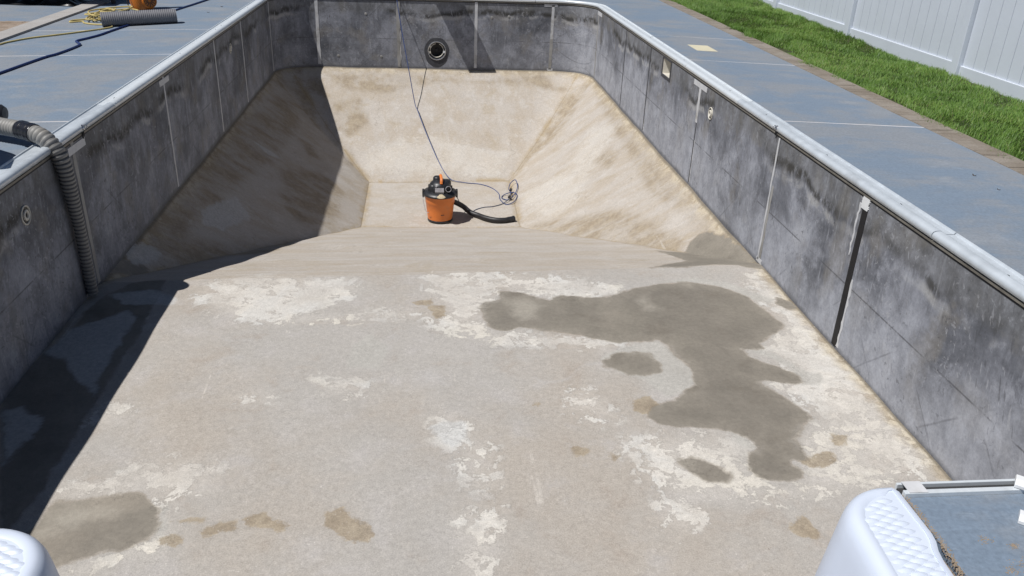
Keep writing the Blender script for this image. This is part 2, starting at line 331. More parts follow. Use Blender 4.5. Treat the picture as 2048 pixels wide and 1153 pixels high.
def mat_wall():
    b = NB('stained_steel_wall')
    p = b.pos(); x, y, z = b.sep()
    vs = b.noise(b.scale(p, (9, 9, 1.4)), scale=1.6, detail=8, rough=0.66)
    big = b.noise(scale=1.1, detail=7, rough=0.62, dist=0.4)
    big2 = b.noise(b.scale(p, (1, 1, 1), (4.1, 8.8, 2.0)), scale=2.4, detail=8, rough=0.64, dist=0.5)
    fine = b.noise(scale=45, detail=6, rough=0.7)
    c = b.mix(b.ss(big, 0.32, 0.62), (0.120, 0.125, 0.140), (0.262, 0.268, 0.297))
    c = b.mix(b.ss(big2, 0.53, 0.36, 0, 0.65), c, (0.068, 0.070, 0.078))
    cl_ = b.noise(b.scale(p, (1, 1, 0.8), (3, 5, 1)), scale=6.5, detail=9, rough=0.7)
    c = b.mix(b.ss(cl_, 0.52, 0.34, 0, 0.45), c, (0.085, 0.087, 0.096))
    c = b.mix(b.ss(cl_, 0.54, 0.70, 0, 0.5), c, (0.42, 0.43, 0.465))
    c = b.mix(b.ss(vs, 0.56, 0.74, 0, 0.45), c, (0.44, 0.45, 0.485))
    c = b.mix(b.ss(vs, 0.46, 0.28, 0, 0.5), c, (0.075, 0.077, 0.084))
    c = b.mix(b.ss(b.noise(b.scale(p, (1, 1, 1), (9, 3, 1)), scale=3.4, detail=6), 0.50, 0.66, 0, 0.5), c, (0.215, 0.195, 0.165))
    # chalky residue left below the old water line
    chalk = b.m('ADD', b.m('MULTIPLY', z, -0.55), b.m('MULTIPLY', b.m('SUBTRACT', big, 0.5), 1.6))
    c = b.mix(b.m('MULTIPLY', b.ss(chalk, 0.06, 0.50, 0, 0.72), b.ss(x, 1.9, 2.5, 0.3, 1.0)), c, b.mix(b.ss(cl_, 0.36, 0.62), (0.31, 0.318, 0.345), (0.42, 0.43, 0.465)))  # less chalk off the right wall: shade painted into left and far walls
    # grime above and along the old water line
    wob = b.m('MULTIPLY', b.m('SUBTRACT', b.noise(b.scale(p, (1, 1, 0.2)), scale=1.5, detail=5), 0.5), 0.34)
    zl = b.m('ADD', b.m('ADD', z, 0.19), wob)
    band = b.ss(b.m('ABSOLUTE', b.m('ADD', zl, b.m('MULTIPLY', b.m('SUBTRACT', big2, 0.5), 0.16))), 0.075, 0.004)
    pres = b.ss(b.noise(b.scale(p, (1, 1, 0.3), (2.7, 1.5, 0)), scale=0.8, detail=4), 0.40, 0.52)
    chip = b.ss(b.noise(b.scale(p, (1, 1, 0.6)), scale=11, detail=9, rough=0.7), 0.36, 0.54)
    c = b.mix(b.ss(zl, -0.05, 0.06, 0, 0.45), c, b.mix(b.ss(cl_, 0.40, 0.62), (0.125, 0.12, 0.108), (0.20, 0.20, 0.198)))
    c = b.mix(b.m('MULTIPLY', b.m('MULTIPLY', band, pres), b.m('MULTIPLY', chip, 0.92)), c, (0.045, 0.042, 0.036))
    below = b.m('MULTIPLY', b.ss(b.m('ABSOLUTE', b.m('ADD', zl, 0.075)), 0.045, 0.01), b.m('MULTIPLY', pres, b.ss(big2, 0.46, 0.56)))
    c = b.mix(b.m('MULTIPLY', below, 0.6), c, (0.42, 0.41, 0.39))
    # drips running down from the water line, thin lime runs, rust freckles
    dr = b.noise(b.scale(p, (16, 16, 0.55)), scale=1.0, detail=4, rough=0.55)
    c = b.mix(b.m('MULTIPLY', b.ss(dr, 0.60, 0.66), b.ss(zl, -0.62, -0.02, 0, 0.28)), c, (0.07, 0.07, 0.072))
    dr2 = b.noise(b.scale(p, (24, 24, 0.7), (5, 5, 0)), scale=1.0, detail=3, rough=0.5)
    c = b.mix(b.m('MULTIPLY', b.ss(dr2, 0.64, 0.72), b.ss(big2, 0.46, 0.58, 0, 0.25)), c, (0.46, 0.46, 0.47))
    ru = b.m('MULTIPLY', b.ss(b.noise(scale=8, detail=9, rough=0.72), 0.64, 0.72), b.ss(big, 0.5, 0.6, 0, 0.55))
    c = b.mix(ru, c, (0.17, 0.11, 0.065))
    # pressed stiffener lines and trowel scratches
    for ax in ((0.7, 0.7, 0.75), (0.7, 0.7, -0.75)):
        n = b.t.nodes.new('ShaderNodeVectorMath'); n.operation = 'DOT_PRODUCT'
        b.put(n.inputs[0], p); n.inputs[1].default_value = ax
        w = b.m('ADD', b.m('MULTIPLY', n.outputs['Value'], 2.1), b.m('MULTIPLY', big, 0.06))
        ln = b.ss(b.m('ABSOLUTE', b.m('SUBTRACT', b.m('FRACT', w), 0.5)), 0.022, 0.002)
        c = b.mix(b.m('MULTIPLY', ln, b.ss(b.noise(scale=2.7, detail=5, dist=0.3), 0.46, 0.62, 0, 0.42)), c, (0.09, 0.09, 0.098))
    hl = b.ss(b.m('ABSOLUTE', b.m('ADD', z, 0.615)), 0.008, 0.002)
    c = b.mix(b.m('MULTIPLY', hl, b.ss(big2, 0.42, 0.55, 0, 0.7)), c, (0.075, 0.075, 0.08))
    for k, sx in enumerate((0.9, -0.9, 0.25)):
        n = b.t.nodes.new('ShaderNodeVectorRotate'); n.rotation_type = 'EULER_XYZ'
        b.put(n.inputs['Vector'], p); n.inputs['Rotation'].default_value = (sx, sx * 0.9, 0.0)
        q = b.noise(b.scale(n.outputs[0], (34, 34, 1.6), (k * 3.1, k, 0)), scale=1.0, detail=3, rough=0.5, dist=0.5)
        pr = b.ss(b.noise(b.scale(p, (1, 1, 1), (k * 5.0, 2, k)), scale=2.2, detail=4), 0.46, 0.62)
        c = b.mix(b.m('MULTIPLY', b.ss(q, 0.63, 0.68, 0, 0.45), pr), c, (0.07, 0.07, 0.074))
        c = b.mix(b.m('MULTIPLY', b.ss(q, 0.37, 0.32, 0, 0.4), pr), c, (0.44, 0.44, 0.455))
    sc = b.noise(b.scale(p, (30, 30, 2.2)), scale=1.0, detail=2, dist=1.0)
    c = b.mix(b.ss(sc, 0.70, 0.73, 0, 0.35), c, (0.46, 0.46, 0.48))
    c = b.mix(b.ss(b.m('ADD', z, b.m('MULTIPLY', big2, 0.06)), -1.0, -1.05, 0, 0.75), c, (0.10, 0.10, 0.105))
    dots = b.m('MULTIPLY', b.ss(b.voro(None, 3.1), 0.045, 0.03), 0.6)
    c = b.mix(dots, c, (0.32, 0.32, 0.33))
    n2 = b.t.nodes.new('ShaderNodeVectorMath'); n2.operation = 'MULTIPLY'; b.put(n2.inputs[0], c); n2.inputs[1].default_value = (0.99, 1.005, 1.035)
    c = b.mul(n2.outputs[0], b.val(fine, 0.80, 1.18))
    return b.out(c, b.val(big2, 0.62, 0.85), bump=b.m('ADD', fine, b.m('MULTIPLY', vs, 1.2)), bs=0.35, bd=0.003, spec=0.25)
M['wall'] = mat_wall()

def mat_deck():
    b = NB('blue_grey_deck_concrete')
    p = b.pos()
    st = b.noise(b.scale(p, (1.0, 2.2, 1)), scale=1.7, detail=9, rough=0.64, dist=0.6)
    big = b.noise(b.scale(p, (1, 0.8, 1)), scale=0.95, detail=7, rough=0.62, dist=0.7)
    brush = b.noise(b.scale(p, (2.0, 26, 1)), scale=2.0, detail=5, rough=0.6)
    fine = b.noise(scale=60, detail=5, rough=0.7)
    f = b.m('ADD', b.m('MULTIPLY', big, 0.62), b.m('MULTIPLY', st, 0.38))
    c = b.mix(b.ss(f, 0.43, 0.58), (0.165, 0.212, 0.274), (0.208, 0.228, 0.256))
    c = b.mix(b.ss(st, 0.56, 0.72, 0, 0.55), c, (0.255, 0.285, 0.325))
    c = b.mix(b.ss(b.noise(scale=2.6, detail=8, rough=0.7), 0.66, 0.78, 0, 0.3), c, (0.29, 0.275, 0.26))
    sp = b.m('MULTIPLY', b.ss(b.noise(scale=11, detail=6, rough=0.6), 0.71, 0.76), 0.4)
    c = b.mix(sp, c, (0.28, 0.18, 0.10))
    wi = b.noise(b.scale(p, (7, 24, 4), (1, 2, 3)), scale=1.4, detail=6, rough=0.7, dist=0.8)
    c = b.mix(b.ss(wi, 0.60, 0.74, 0, 0.5), c, (0.29, 0.34, 0.41))
    c = b.mul(c, b.val(brush, 0.94, 1.06))
    c = b.mul(c, b.val(fine, 0.80, 1.19))
    return b.out(c, b.val(st, 0.6, 0.8), bump=b.m('ADD', b.m('MULTIPLY', brush, 0.5), fine), bs=0.3, bd=0.003, spec=0.35)
M['deck'] = mat_deck()

def mat_paver(name, a, bb, sc=3.0):
    b = NB(name)
    n = b.noise(scale=sc, detail=7, rough=0.65)
    f = b.noise(scale=70, detail=4, rough=0.7)
    c = b.mix(b.ss(n, 0.35, 0.65), a, bb)
    c = b.mul(c, b.val(f, 0.75, 1.2))
    return b.out(c, 0.9, bump=f, bs=0.5, bd=0.004, spec=0.2)
M['paver'] = mat_paver('tan_paver', (0.19, 0.162, 0.132), (0.25, 0.222, 0.192))
M['paver2'] = mat_paver('brown_paver', (0.24, 0.185, 0.14), (0.31, 0.255, 0.21))
M['soil'] = mat_paver('lawn_soil', (0.035, 0.05, 0.02), (0.06, 0.065, 0.03))
M['ground'] = mat_paver('yard_ground', (0.06, 0.085, 0.03), (0.09, 0.105, 0.045), 0.6)
M['strip'] = mat_paver('pale_strip', (0.33, 0.315, 0.30), (0.37, 0.36, 0.35))
M['caulk'] = plain('pale_joint_caulk', (0.62, 0.60, 0.60), 0.7, 0.15, 6, dirt=(0.42, 0.41, 0.42))
M['filler_dark'] = plain('dark_gap', (0.07, 0.07, 0.075), 0.9)

def mat_coping():
    b = NB('coping_aluminium')
    p = b.pos()
    n = b.noise(scale=9, detail=7, rough=0.65); s = b.noise(b.scale(p, (14, 1.2, 14)), scale=2, detail=5)
    c = b.mix(b.ss(n, 0.5, 0.72, 0, 0.5), (0.70, 0.745, 0.78), (0.50, 0.52, 0.53))
    c = b.mix(b.ss(s, 0.55, 0.7, 0, 0.4), c, (0.78, 0.82, 0.85))
    c = b.mix(b.ss(b.noise(scale=30, detail=5), 0.66, 0.74, 0, 0.6), c, (0.20, 0.17, 0.13))
    return b.out(c, b.val(n, 0.28, 0.48), bump=n, bs=0.08, bd=0.003, metal=0.25, spec=0.5)
M['coping'] = mat_coping()
M['coping_bare'] = plain('bare_galvanised_coping', (0.54, 0.585, 0.63), 0.33, 0.12, 10, metal=0.2, dirt=(0.42, 0.45, 0.48), bs=0.12)
M['track'] = plain('track_bare_metal', (0.20, 0.185, 0.16), 0.55, 0.3, 10, metal=0.3)
M['groove'] = plain('groove_shadow_rubber', (0.03, 0.03, 0.032), 0.8)
M['vinyl'] = plain('white_vinyl', (0.58, 0.62, 0.69), 0.42, 0.03, 2.5)
M['step'] = plain('white_step_plastic', (0.58, 0.635, 0.74), 0.40, 0.035, 5, dirt=(0.53, 0.565, 0.63))
M['white'] = plain('white_plastic', (0.72, 0.73, 0.74), 0.4, 0.06, 15)
M['tape'] = plain('white_tape', (0.55, 0.555, 0.57), 0.6, 0.12, 14, dirt=(0.34, 0.33, 0.31))
M['tape_grey'] = plain('grey_caulk', (0.30, 0.295, 0.285), 0.7, 0.2, 9, dirt=(0.2, 0.19, 0.17))
M['tape_black'] = plain('black_tape', (0.006, 0.006, 0.008), 0.6, 0.2, 20)
M['joint'] = plain('dark_joint', (0.05, 0.05, 0.055), 0.8)
M['orange'] = plain('orange_plastic', (0.66, 0.185, 0.035), 0.42, 0.08, 8, dirt=(0.52, 0.20, 0.075))
M['orange_dark'] = plain('amber_plastic', (0.48, 0.14, 0.012), 0.4, 0.12, 10)
M['black'] = plain('black_plastic', (0.018, 0.019, 0.023), 0.42, 0.2, 20)
M['grey'] = plain('grey_label', (0.32, 0.31, 0.33), 0.5, 0.2, 40)
M['dust'] = plain('sand_dust', (0.45, 0.38, 0.26), 0.9, 0.3, 60)
M['rubber'] = plain('black_rubber_hose', (0.014, 0.014, 0.016), 0.5, 0.2, 20)
M['hose_rib'] = plain('tan_grey_hose', (0.235, 0.23, 0.22), 0.55, 0.12, 10, dirt=(0.25, 0.23, 0.2))
M['hose_groove'] = plain('hose_groove', (0.10, 0.098, 0.095), 0.6)
M['shiny_tape'] = plain('black_shiny_tape', (0.014, 0.014, 0.018), 0.22, 0.3, 25, bs=0.6)
M['cord_blue'] = plain('blue_cord', (0.022, 0.05, 0.17), 0.45, 0.1)
M['cord_deck'] = plain('navy_hose', (0.012, 0.028, 0.12), 0.4, 0.1)
M['cord_navy'] = plain('slate_cord', (0.045, 0.06, 0.11), 0.5, 0.1)
M['cord_yellow'] = plain('yellow_cord', (0.52, 0.42, 0.17), 0.5, 0.1)
M['duct'] = plain('grey_ribbed_duct', (0.15, 0.15, 0.165), 0.6, 0.12, 20)
M['chrome'] = plain('steel_ring', (0.55, 0.55, 0.56), 0.25, 0.1, 20, metal=0.9)
M['niche'] = plain('niche_black', (0.008, 0.008, 0.01), 0.5)
M['gasket'] = plain('black_gasket_stain', (0.05, 0.052, 0.06), 0.7, 0.3, 18)
M['skimmer'] = plain('skimmer_plastic', (0.60, 0.57, 0.50), 0.5, 0.1, 20)
M['lid'] = plain('cream_lid', (0.60, 0.55, 0.40), 0.55, 0.07, 12)
M['tarp'] = plain('black_tarp', (0.010, 0.011, 0.014), 0.35, 0.3, 8, bs=0.4)
M['table'] = plain('dark_table_metal', (0.02, 0.02, 0.024), 0.5)
M['sand'] = plain('brown_sand', (0.26, 0.205, 0.15), 0.95, 0.3, 60)
M['board'] = plain('white_board', (0.65, 0.67, 0.7), 0.6, 0.05, 5)
M['leaf'] = plain('dry_leaf', (0.05, 0.035, 0.02), 0.8)

def mat_grass():
    b = NB('grass_blades')
    v = b.attr('tint')
    c = b.mix(b.ss(v, 0.0, 0.5), (0.055, 0.115, 0.018), (0.14, 0.255, 0.045))
    c = b.mix(b.ss(v, 0.5, 0.95), c, (0.22, 0.30, 0.075))
    c = b.mix(b.ss(v, 0.96, 1.0, 0, 0.8), c, (0.22, 0.19, 0.09))
    m_ = b.out(c, 0.5, spec=0.35)
    tr = b.t.nodes.new('ShaderNodeBsdfTranslucent'); b.put(tr.inputs[0], b.mul(c, 1.3))
    mx = b.t.nodes.new('ShaderNodeMixShader'); mx.inputs[0].default_value = 0.35
    o = b.t.nodes['Material Output']
    b.t.links.new(b.b.outputs[0], mx.inputs[1]); b.t.links.new(tr.outputs[0], mx.inputs[2])
    b.t.links.new(mx.outputs[0], o.inputs[0])
    return m_
M['grass'] = mat_grass()

# ------------------------------------------------------------------ object helpers
def tag(o, label=None, cat=None, group=None, kind=None):
    if label: o['label'] = label
    if cat: o['category'] = cat
    if group: o['group'] = group
    if kind: o['kind'] = kind
    return o

def empty(name, loc=(0, 0, 0), rz=0.0):
    o = bpy.data.objects.new(name, None)
    o.empty_display_size = 0.1
    COL.objects.link(o)
    o.location = loc; o.rotation_euler = (0, 0, rz)
    return o

class MB:
    """collects vertices and faces; build() links them as one mesh object (world coordinates in)"""
    def __init__(s):
        s.v = []; s.f = []; s.mi = []
    def add(s, vs, fs, mi=0):
        k = len(s.v)
        s.v += [tuple(q) for q in vs]
        s.f += [tuple(i + k for i in f) for f in fs]
        s.mi += [mi] * len(fs)
        return s
    def box(s, a, b, mi=0, skip=()):
        (x0, y0, z0), (x1, y1, z1) = a, b
        vs = [(x0, y0, z0), (x1, y0, z0), (x1, y1, z0), (x0, y1, z0), (x0, y0, z1), (x1, y0, z1), (x1, y1, z1), (x0, y1, z1)]
        fs = [(0, 3, 2, 1), (4, 5, 6, 7), (0, 1, 5, 4), (1, 2, 6, 5), (2, 3, 7, 6), (3, 0, 4, 7)]
        return s.add(vs, [f for i, f in enumerate(fs) if i not in skip], mi)
    def obox(s, c, ax, ay, az, mi=0):
        c, ax, ay, az = map(Vector, (c, ax, ay, az))
        vs = [c + i * ax + j * ay + k * az for k in (-1, 1) for (i, j) in ((-1, -1), (1, -1), (1, 1), (-1, 1))]
        fs = [(0, 3, 2, 1), (4, 5, 6, 7), (0, 1, 5, 4), (1, 2, 6, 5), (2, 3, 7, 6), (3, 0, 4, 7)]
        return s.add(vs, fs, mi)
    def lathe(s, c, prof, axis=(0, 0, 1), seg=32, mi=0, caps=True, sx=1.0, arc=None):
        c = Vector(c); ax = Vector(axis).normalized()
        u = Vector((1, 0, 0)) if abs(ax.x) < 0.9 else Vector((0, 1, 0))
        u = (u - ax * u.dot(ax)).normalized(); w = ax.cross(u)
        vs = []; fs = []
        for (r, h) in prof:
            for i in range(seg):
                a = 2 * math.pi * i / seg
                vs.append(c + ax * h + u * (r * sx * math.cos(a)) + w * (r * math.sin(a)))
        n = len(prof)
        for j in range(n - 1):
            for i in range(seg):
                i2 = (i + 1) % seg
                fs.append((j * seg + i, j * seg + i2, (j + 1) * seg + i2, (j + 1) * seg + i))
        if caps:
            fs.append(tuple(range(seg - 1, -1, -1))); fs.append(tuple((n - 1) * seg + i for i in range(seg)))
        return s.add(vs, fs, mi)
    def tube(s, pts, rad, seg=10, mi=0, caps=True, mis=None, flat=1.0):
        pts = [Vector(q) for q in pts]
        n = len(pts); vs = []; fs = []; ms = []
        t0 = (pts[1] - pts[0]).normalized()
        nn = Vector((0, 0, 1)) if abs(t0.z) < 0.9 else Vector((1, 0, 0))
        nn = (nn - t0 * nn.dot(t0)).normalized()
        for i, p in enumerate(pts):
            t = (pts[min(i + 1, n - 1)] - pts[max(i - 1, 0)])
            t = t.normalized() if t.length > 1e-9 else t0
            nn = (nn - t * nn.dot(t))
            nn = nn.normalized() if nn.length > 1e-6 else t.orthogonal().normalized()
            bb = t.cross(nn)
            r = rad[i] if isinstance(rad, (list, tuple)) else rad
            for k in range(seg):
                a = 2 * math.pi * k / seg
                vs.append(p + nn * (r * flat * math.cos(a)) + bb * (r * math.sin(a)))
        for j in range(n - 1):
            for i in range(seg):
                i2 = (i + 1) % seg
                fs.append((j * seg + i, j * seg + i2, (j + 1) * seg + i2, (j + 1) * seg + i))
                ms.append(mis[j] if mis else mi)
        if caps:
            fs.append(tuple(range(seg - 1, -1, -1))); fs.append(tuple((n - 1) * seg + i for i in range(seg))); ms += [mi, mi]
        k0 = len(s.mi)
        s.add(vs, fs, mi); s.mi[k0:] = ms
        return s
    def torus(s, c, R0, r0, axis, seg=32, sub=8, mi=0, a0=0.0, a1=2 * math.pi, sx=1.0):
        c = Vector(c); ax = Vector(axis).normalized()
        u = Vector((0, 0, 1)) if abs(ax.z) < 0.9 else Vector((1, 0, 0))
        u = (u - ax * u.dot(ax)).normalized(); w = ax.cross(u)
        pts = [c + u * (R0 * math.cos(a0 + (a1 - a0) * i / seg)) + w * (R0 * sx * math.sin(a0 + (a1 - a0) * i / seg)) for i in range(seg + 1)]
        return s.tube(pts, r0, sub, mi, caps=(a1 - a0) < 6.2)
    def build(s, name, mat, parent=None, smooth=False, bevel=0.0, angle=40):
        base = parent_world(parent)
        inv = base.inverted()
        me = bpy.data.meshes.new(name)
        me.from_pydata([tuple(inv @ Vector(q)) for q in s.v], [], s.f)
        mats = mat if isinstance(mat, (list, tuple)) else [mat]
        for q in mats: me.materials.append(q)
        if len(mats) > 1: me.polygons.foreach_set('material_index', s.mi)
        if bevel:
            bm = bmesh.new(); bm.from_mesh(me)
            bmesh.ops.remove_doubles(bm, verts=bm.verts, dist=1e-5)
            es = [e for e in bm.edges if len(e.link_faces) == 2 and e.calc_face_angle(0) > R(30)]
            bmesh.ops.bevel(bm, geom=es, offset=bevel, segments=2, affect='EDGES', profile=0.6)
            bm.to_mesh(me); bm.free()
        if smooth:
            me.polygons.foreach_set('use_smooth', [True] * len(me.polygons))
            me.set_sharp_from_angle(angle=R(angle))
        me.update()
        o = bpy.data.objects.new(name, me)
        COL.objects.link(o)
        if parent: o.parent = parent
        return o

def parent_world(p):
    if p is None: return Matrix()
    mm = Matrix.LocRotScale(p.location, p.rotation_euler, None)
    return parent_world(p.parent) @ mm

def spline(pts, n=12):
    P = [Vector(q) for q in pts]
    P = [P[0] * 2 - P[1]] + P + [P[-1] * 2 - P[-2]]
    out = []
    for i in range(1, len(P) - 2):
        a, b, c, d = P[i - 1], P[i], P[i + 1], P[i + 2]
        for k in range(n):
            t = k / n
            out.append(0.5 * ((2 * b) + (c - a) * t + (2 * a - 5 * b + 4 * c - d) * t * t + (3 * b - a - 3 * c + d) * t ** 3))
    out.append(P[-2])
    return out

def resample(pts, step):
    out = [pts[0]]; acc = 0.0
    for a, b in zip(pts[:-1], pts[1:]):
        L = (b - a).length
        while acc + L >= step:
            t = (step - acc) / L
            a = a + (b - a) * t
            out.append(a.copy()); L = (b - a).length; acc = 0.0
        acc += L
    return out

# ------------------------------------------------------------------ dimensions (metres)
XL, XR, YN, YF = -2.585, 2.565, 1.90, 14.06
H, D = -1.07, -2.40
YC, CX = 13.50, 0.655               # start of the rounded far corners, their width in x
FL, FR = (-1.05, 10.18), (1.05, 10.18)
PL, PR = (-1.057, 12.02), (1.081, 12.12)
BRK_L, BRK_R = 5.72, 5.99
def arc_corner(side, n=14):
    """far corner from the side wall to the end wall"""
    x0 = XL if side < 0 else XR
    cx = x0 - side * CX
    return [(cx + side * CX * math.cos(a), YC + (YF - YC) * math.sin(a)) for a in [math.pi / 2 * i / n for i in range(n + 1)]]
def deck_z(x):
    return 0.02 - 0.033 * max(0.0, abs(x) - 2.75)

# ------------------------------------------------------------------ ground and lawn soil
mb = MB()
for (a, b_) in (((-300, -300), (-7.5, 400)), ((-7.5, 19), (300, 400)), ((6.4, -300), (300, 19)), ((-7.5, -300), (6.4, -6))):
    mb.add([(a[0], a[1], -0.16), (b_[0], a[1], -0.16), (b_[0], b_[1], -0.16), (a[0], b_[1], -0.16)], [(0, 1, 2, 3)])
tag(mb.build('ground', M['ground']), kind='structure')

def lawn_z(x, y):
    t = min(1, max(0, (x - 4.1) / 1.8))
    rise = 0.11 * min(1, max(0, (y - 10) / 5.0)) * t
    return -0.055 - 0.06 * t + rise + 0.012 * math.sin(x * 3.1 + y * 1.7) + 0.010 * math.sin(y * 2.9)
mb = MB()
nx, ny = 16, 70
xs = [4.16 + (6.45 - 4.16) * i / nx for i in range(nx + 1)]; ys = [-6 + 25 * j / ny for j in range(ny + 1)]
mb.add([(x, y, lawn_z(x, y)) for y in ys for x in xs], [(j * (nx + 1) + i, j * (nx + 1) + i + 1, (j + 1) * (nx + 1) + i + 1, (j + 1) * (nx + 1) + i) for j in range(ny) for i in range(nx)])
tag(mb.build('lawn_soil', M['soil'], smooth=True), kind='structure')

# ------------------------------------------------------------------ pool floor (shallow floor, break, hopper)
def seg_dist(px, py, a, b):
    ax, ay = a; bx, by = b
    dx, dy = bx - ax, by - ay
    t = np.clip(((px - ax) * dx + (py - ay) * dy) / max(1e-9, dx * dx + dy * dy), 0, 1)
    return np.hypot(px - ax - t * dx, py - ay - t * dy)
def sdf(px, py, poly):
    """positive inside"""
    d = np.full(px.shape, 9.0); ins = np.zeros(px.shape, bool)
    n = len(poly)
    for i in range(n):
        a, b = poly[i], poly[(i + 1) % n]
        d = np.minimum(d, seg_dist(px, py, a, b))
        c = (a[1] > py) != (b[1] > py)
        with np.errstate(divide='ignore', invalid='ignore'):
            xi = (b[0] - a[0]) * (py - a[1]) / ((b[1] - a[1]) if b[1] != a[1] else 1e-9) + a[0]
        ins ^= c & (px < xi)
    return np.where(ins, d, -d)

secs = []
def ruled(A, B, nt, kind):
    A = np.array(A, float); B = np.array(B, float)
    t = np.linspace(0, 1, nt + 1)[:, None, None]
    G = A[None] * (1 - t) + B[None] * t
    if kind in ('left', 'right', 'back'): G[..., 2] -= 0.07 * np.sin(np.pi * np.clip(t[..., 0], 0, 1)) ** 1.0
    secs.append((G, kind))
def line(a, b, n):
    return [tuple(np.array(a) * (1 - i / n) + np.array(b) * (i / n)) for i in range(n + 1)]
bl, br = (XL - .02, BRK_L, H), (XR + .02, BRK_R, H)
ruled(line((XL - .02, YN - .02, H), (XR + .02, YN - .02, H), 230), line(bl, br, 230), 185, 'shallow')
ruled(line(bl, br, 150), line((*FL, D), (*FR, D), 150), 130, 'front')
ruled(line((*FL, D), (*FR, D), 60), line((*PL, D), (*PR, D), 60), 50, 'pad')
aL, aR = arc_corner(-1), arc_corner(1)
ruled([(x, y, H) for x, y in line((XL - .02, BRK_L), (XL - .02, YC), 150)], [(x, y, D) for x, y in line(FL, PL, 150)], 70, 'left')
ruled([(x, y, H) for x, y in line((XR + .02, BRK_R), (XR + .02, YC), 150)], [(x, y, D) for x, y in line(FR, PR, 150)], 70, 'right')
ex = lambda pts, s: [(x + s * .02 * math.cos(math.pi / 2 * i / 14), y + .02 * math.sin(math.pi / 2 * i / 14), H) for i, (x, y) in enumerate(pts)]
cl, cr = ex(aL, -1), ex(aR, 1)
ruled(cl, [(*PL, D)] * 15, 60, 'back')
ruled(cr, [(*PR, D)] * 15, 60, 'back')
ruled(line(cl[-1], cr[-1], 110), [(x, y, D) for x, y in line(PL, PR, 110)], 70, 'back')
V = []; F = []; ST = []; DEEP = []
off = 0
for G, kind in secs:
    nt, ns, _ = G.shape
    P = G.reshape(-1, 3)
    V.append(P)
    idx = np.arange(nt * ns).reshape(nt, ns) + off
    q = np.stack([idx[:-1, :-1], idx[:-1, 1:], idx[1:, 1:], idx[1:, :-1]], -1).reshape(-1, 4)
    # consistent upward normals
    a, b_, c_ = P[q[0, 0] - off], P[q[0, 1] - off], P[q[0, 2] - off]
    mid = q[len(q) // 2] - off
    nrm = np.cross(P[mid[1]] - P[mid[0]], P[mid[2]] - P[mid[0]])
    if nrm[2] < 0: q = q[:, ::-1]
    F.append(q); off += nt * ns
    x, y, z = P[:, 0], P[:, 1], P[:, 2]
    if kind in ('shallow', 'pad'): s2 = np.stack([x, y * 1.3], 1)
    elif kind == 'front': s2 = np.stack([x * 0.35, y * 2.2], 1)
    elif kind == 'back': s2 = np.stack([x * 1.2, (y + z) * 0.7], 1)
    elif kind == 'left': s2 = np.stack([(x * .8 - z + y * .5) * 0.45, (y - x * 0.7) * 1.6], 1)
    else: s2 = np.stack([(-x * .8 - z + y * .5) * 0.45, (y + x * 0.7) * 1.6], 1)
    ST.append(np.concatenate([s2, np.full((len(P), 1), {'shallow': 0, 'front': 3, 'pad': 5, 'left': 7, 'right': 9, 'back': 11}[kind])], 1))
    DEEP.append(np.full(len(P), {'shallow': 0.0, 'front': 0.88, 'pad': 0.85, 'left': 0.95, 'right': 1.0, 'back': 1.0}[kind]))
V = np.concatenate(V); F = np.concatenate(F); ST = np.concatenate(ST); DEEP = np.concatenate(DEEP)
px, py = V[:, 0].copy(), V[:, 1].copy()
V[:, 2] += 0.005 * (np.sin(px * 2.3 + py * 1.1) + np.sin(py * 2.9 - px * 1.7 + 1.0)) * 0.6 + 0.0025 * np.sin(px * 7.1 + 2 * np.sin(py * 3.3)) + 0.0025 * np.sin(py * 8.3 + 2 * np.sin(px * 4.1))
me = bpy.data.meshes.new('pool_floor')
me.vertices.add(len(V)); me.vertices.foreach_set('co', V.ravel())
me.loops.add(F.size); me.loops.foreach_set('vertex_index', F.ravel().astype(np.int32))
me.polygons.add(len(F)); me.polygons.foreach_set('loop_start', np.arange(0, F.size, 4, dtype=np.int32))
me.update(calc_edges=True); me.validate()
me.polygons.foreach_set('use_smooth', np.ones(len(me.polygons), bool))
def fattr(me, name, arr):
    me.attributes.new(name, 'FLOAT', 'POINT').data.foreach_set('value', np.asarray(arr, np.float32))
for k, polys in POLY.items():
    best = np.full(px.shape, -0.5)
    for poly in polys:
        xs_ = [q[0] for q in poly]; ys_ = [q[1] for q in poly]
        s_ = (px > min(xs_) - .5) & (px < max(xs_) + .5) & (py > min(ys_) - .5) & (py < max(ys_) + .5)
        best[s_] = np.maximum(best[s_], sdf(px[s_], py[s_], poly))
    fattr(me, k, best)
cre = np.full(px.shape, 1.0)
for a, b_ in ((FL, FR), (FL, PL), (FR, PR), (PL, PR), (FL, bl[:2]), (FR, br[:2]), (PL, aL[7]), (PR, aR[7])):
    cre = np.minimum(cre, seg_dist(px, py, a, b_))
fattr(me, 'crease', cre)
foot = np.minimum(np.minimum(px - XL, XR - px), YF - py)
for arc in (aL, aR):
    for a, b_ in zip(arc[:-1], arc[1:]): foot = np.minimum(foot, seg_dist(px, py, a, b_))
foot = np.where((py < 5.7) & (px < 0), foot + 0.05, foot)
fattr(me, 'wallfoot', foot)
fattr(me, 'deep', DEEP)
me.attributes.new('st', 'FLOAT_VECTOR', 'POINT').data.foreach_set('vector', ST.astype(np.float32).ravel())
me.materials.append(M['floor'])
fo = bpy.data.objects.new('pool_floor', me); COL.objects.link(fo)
tag(fo, kind='structure')

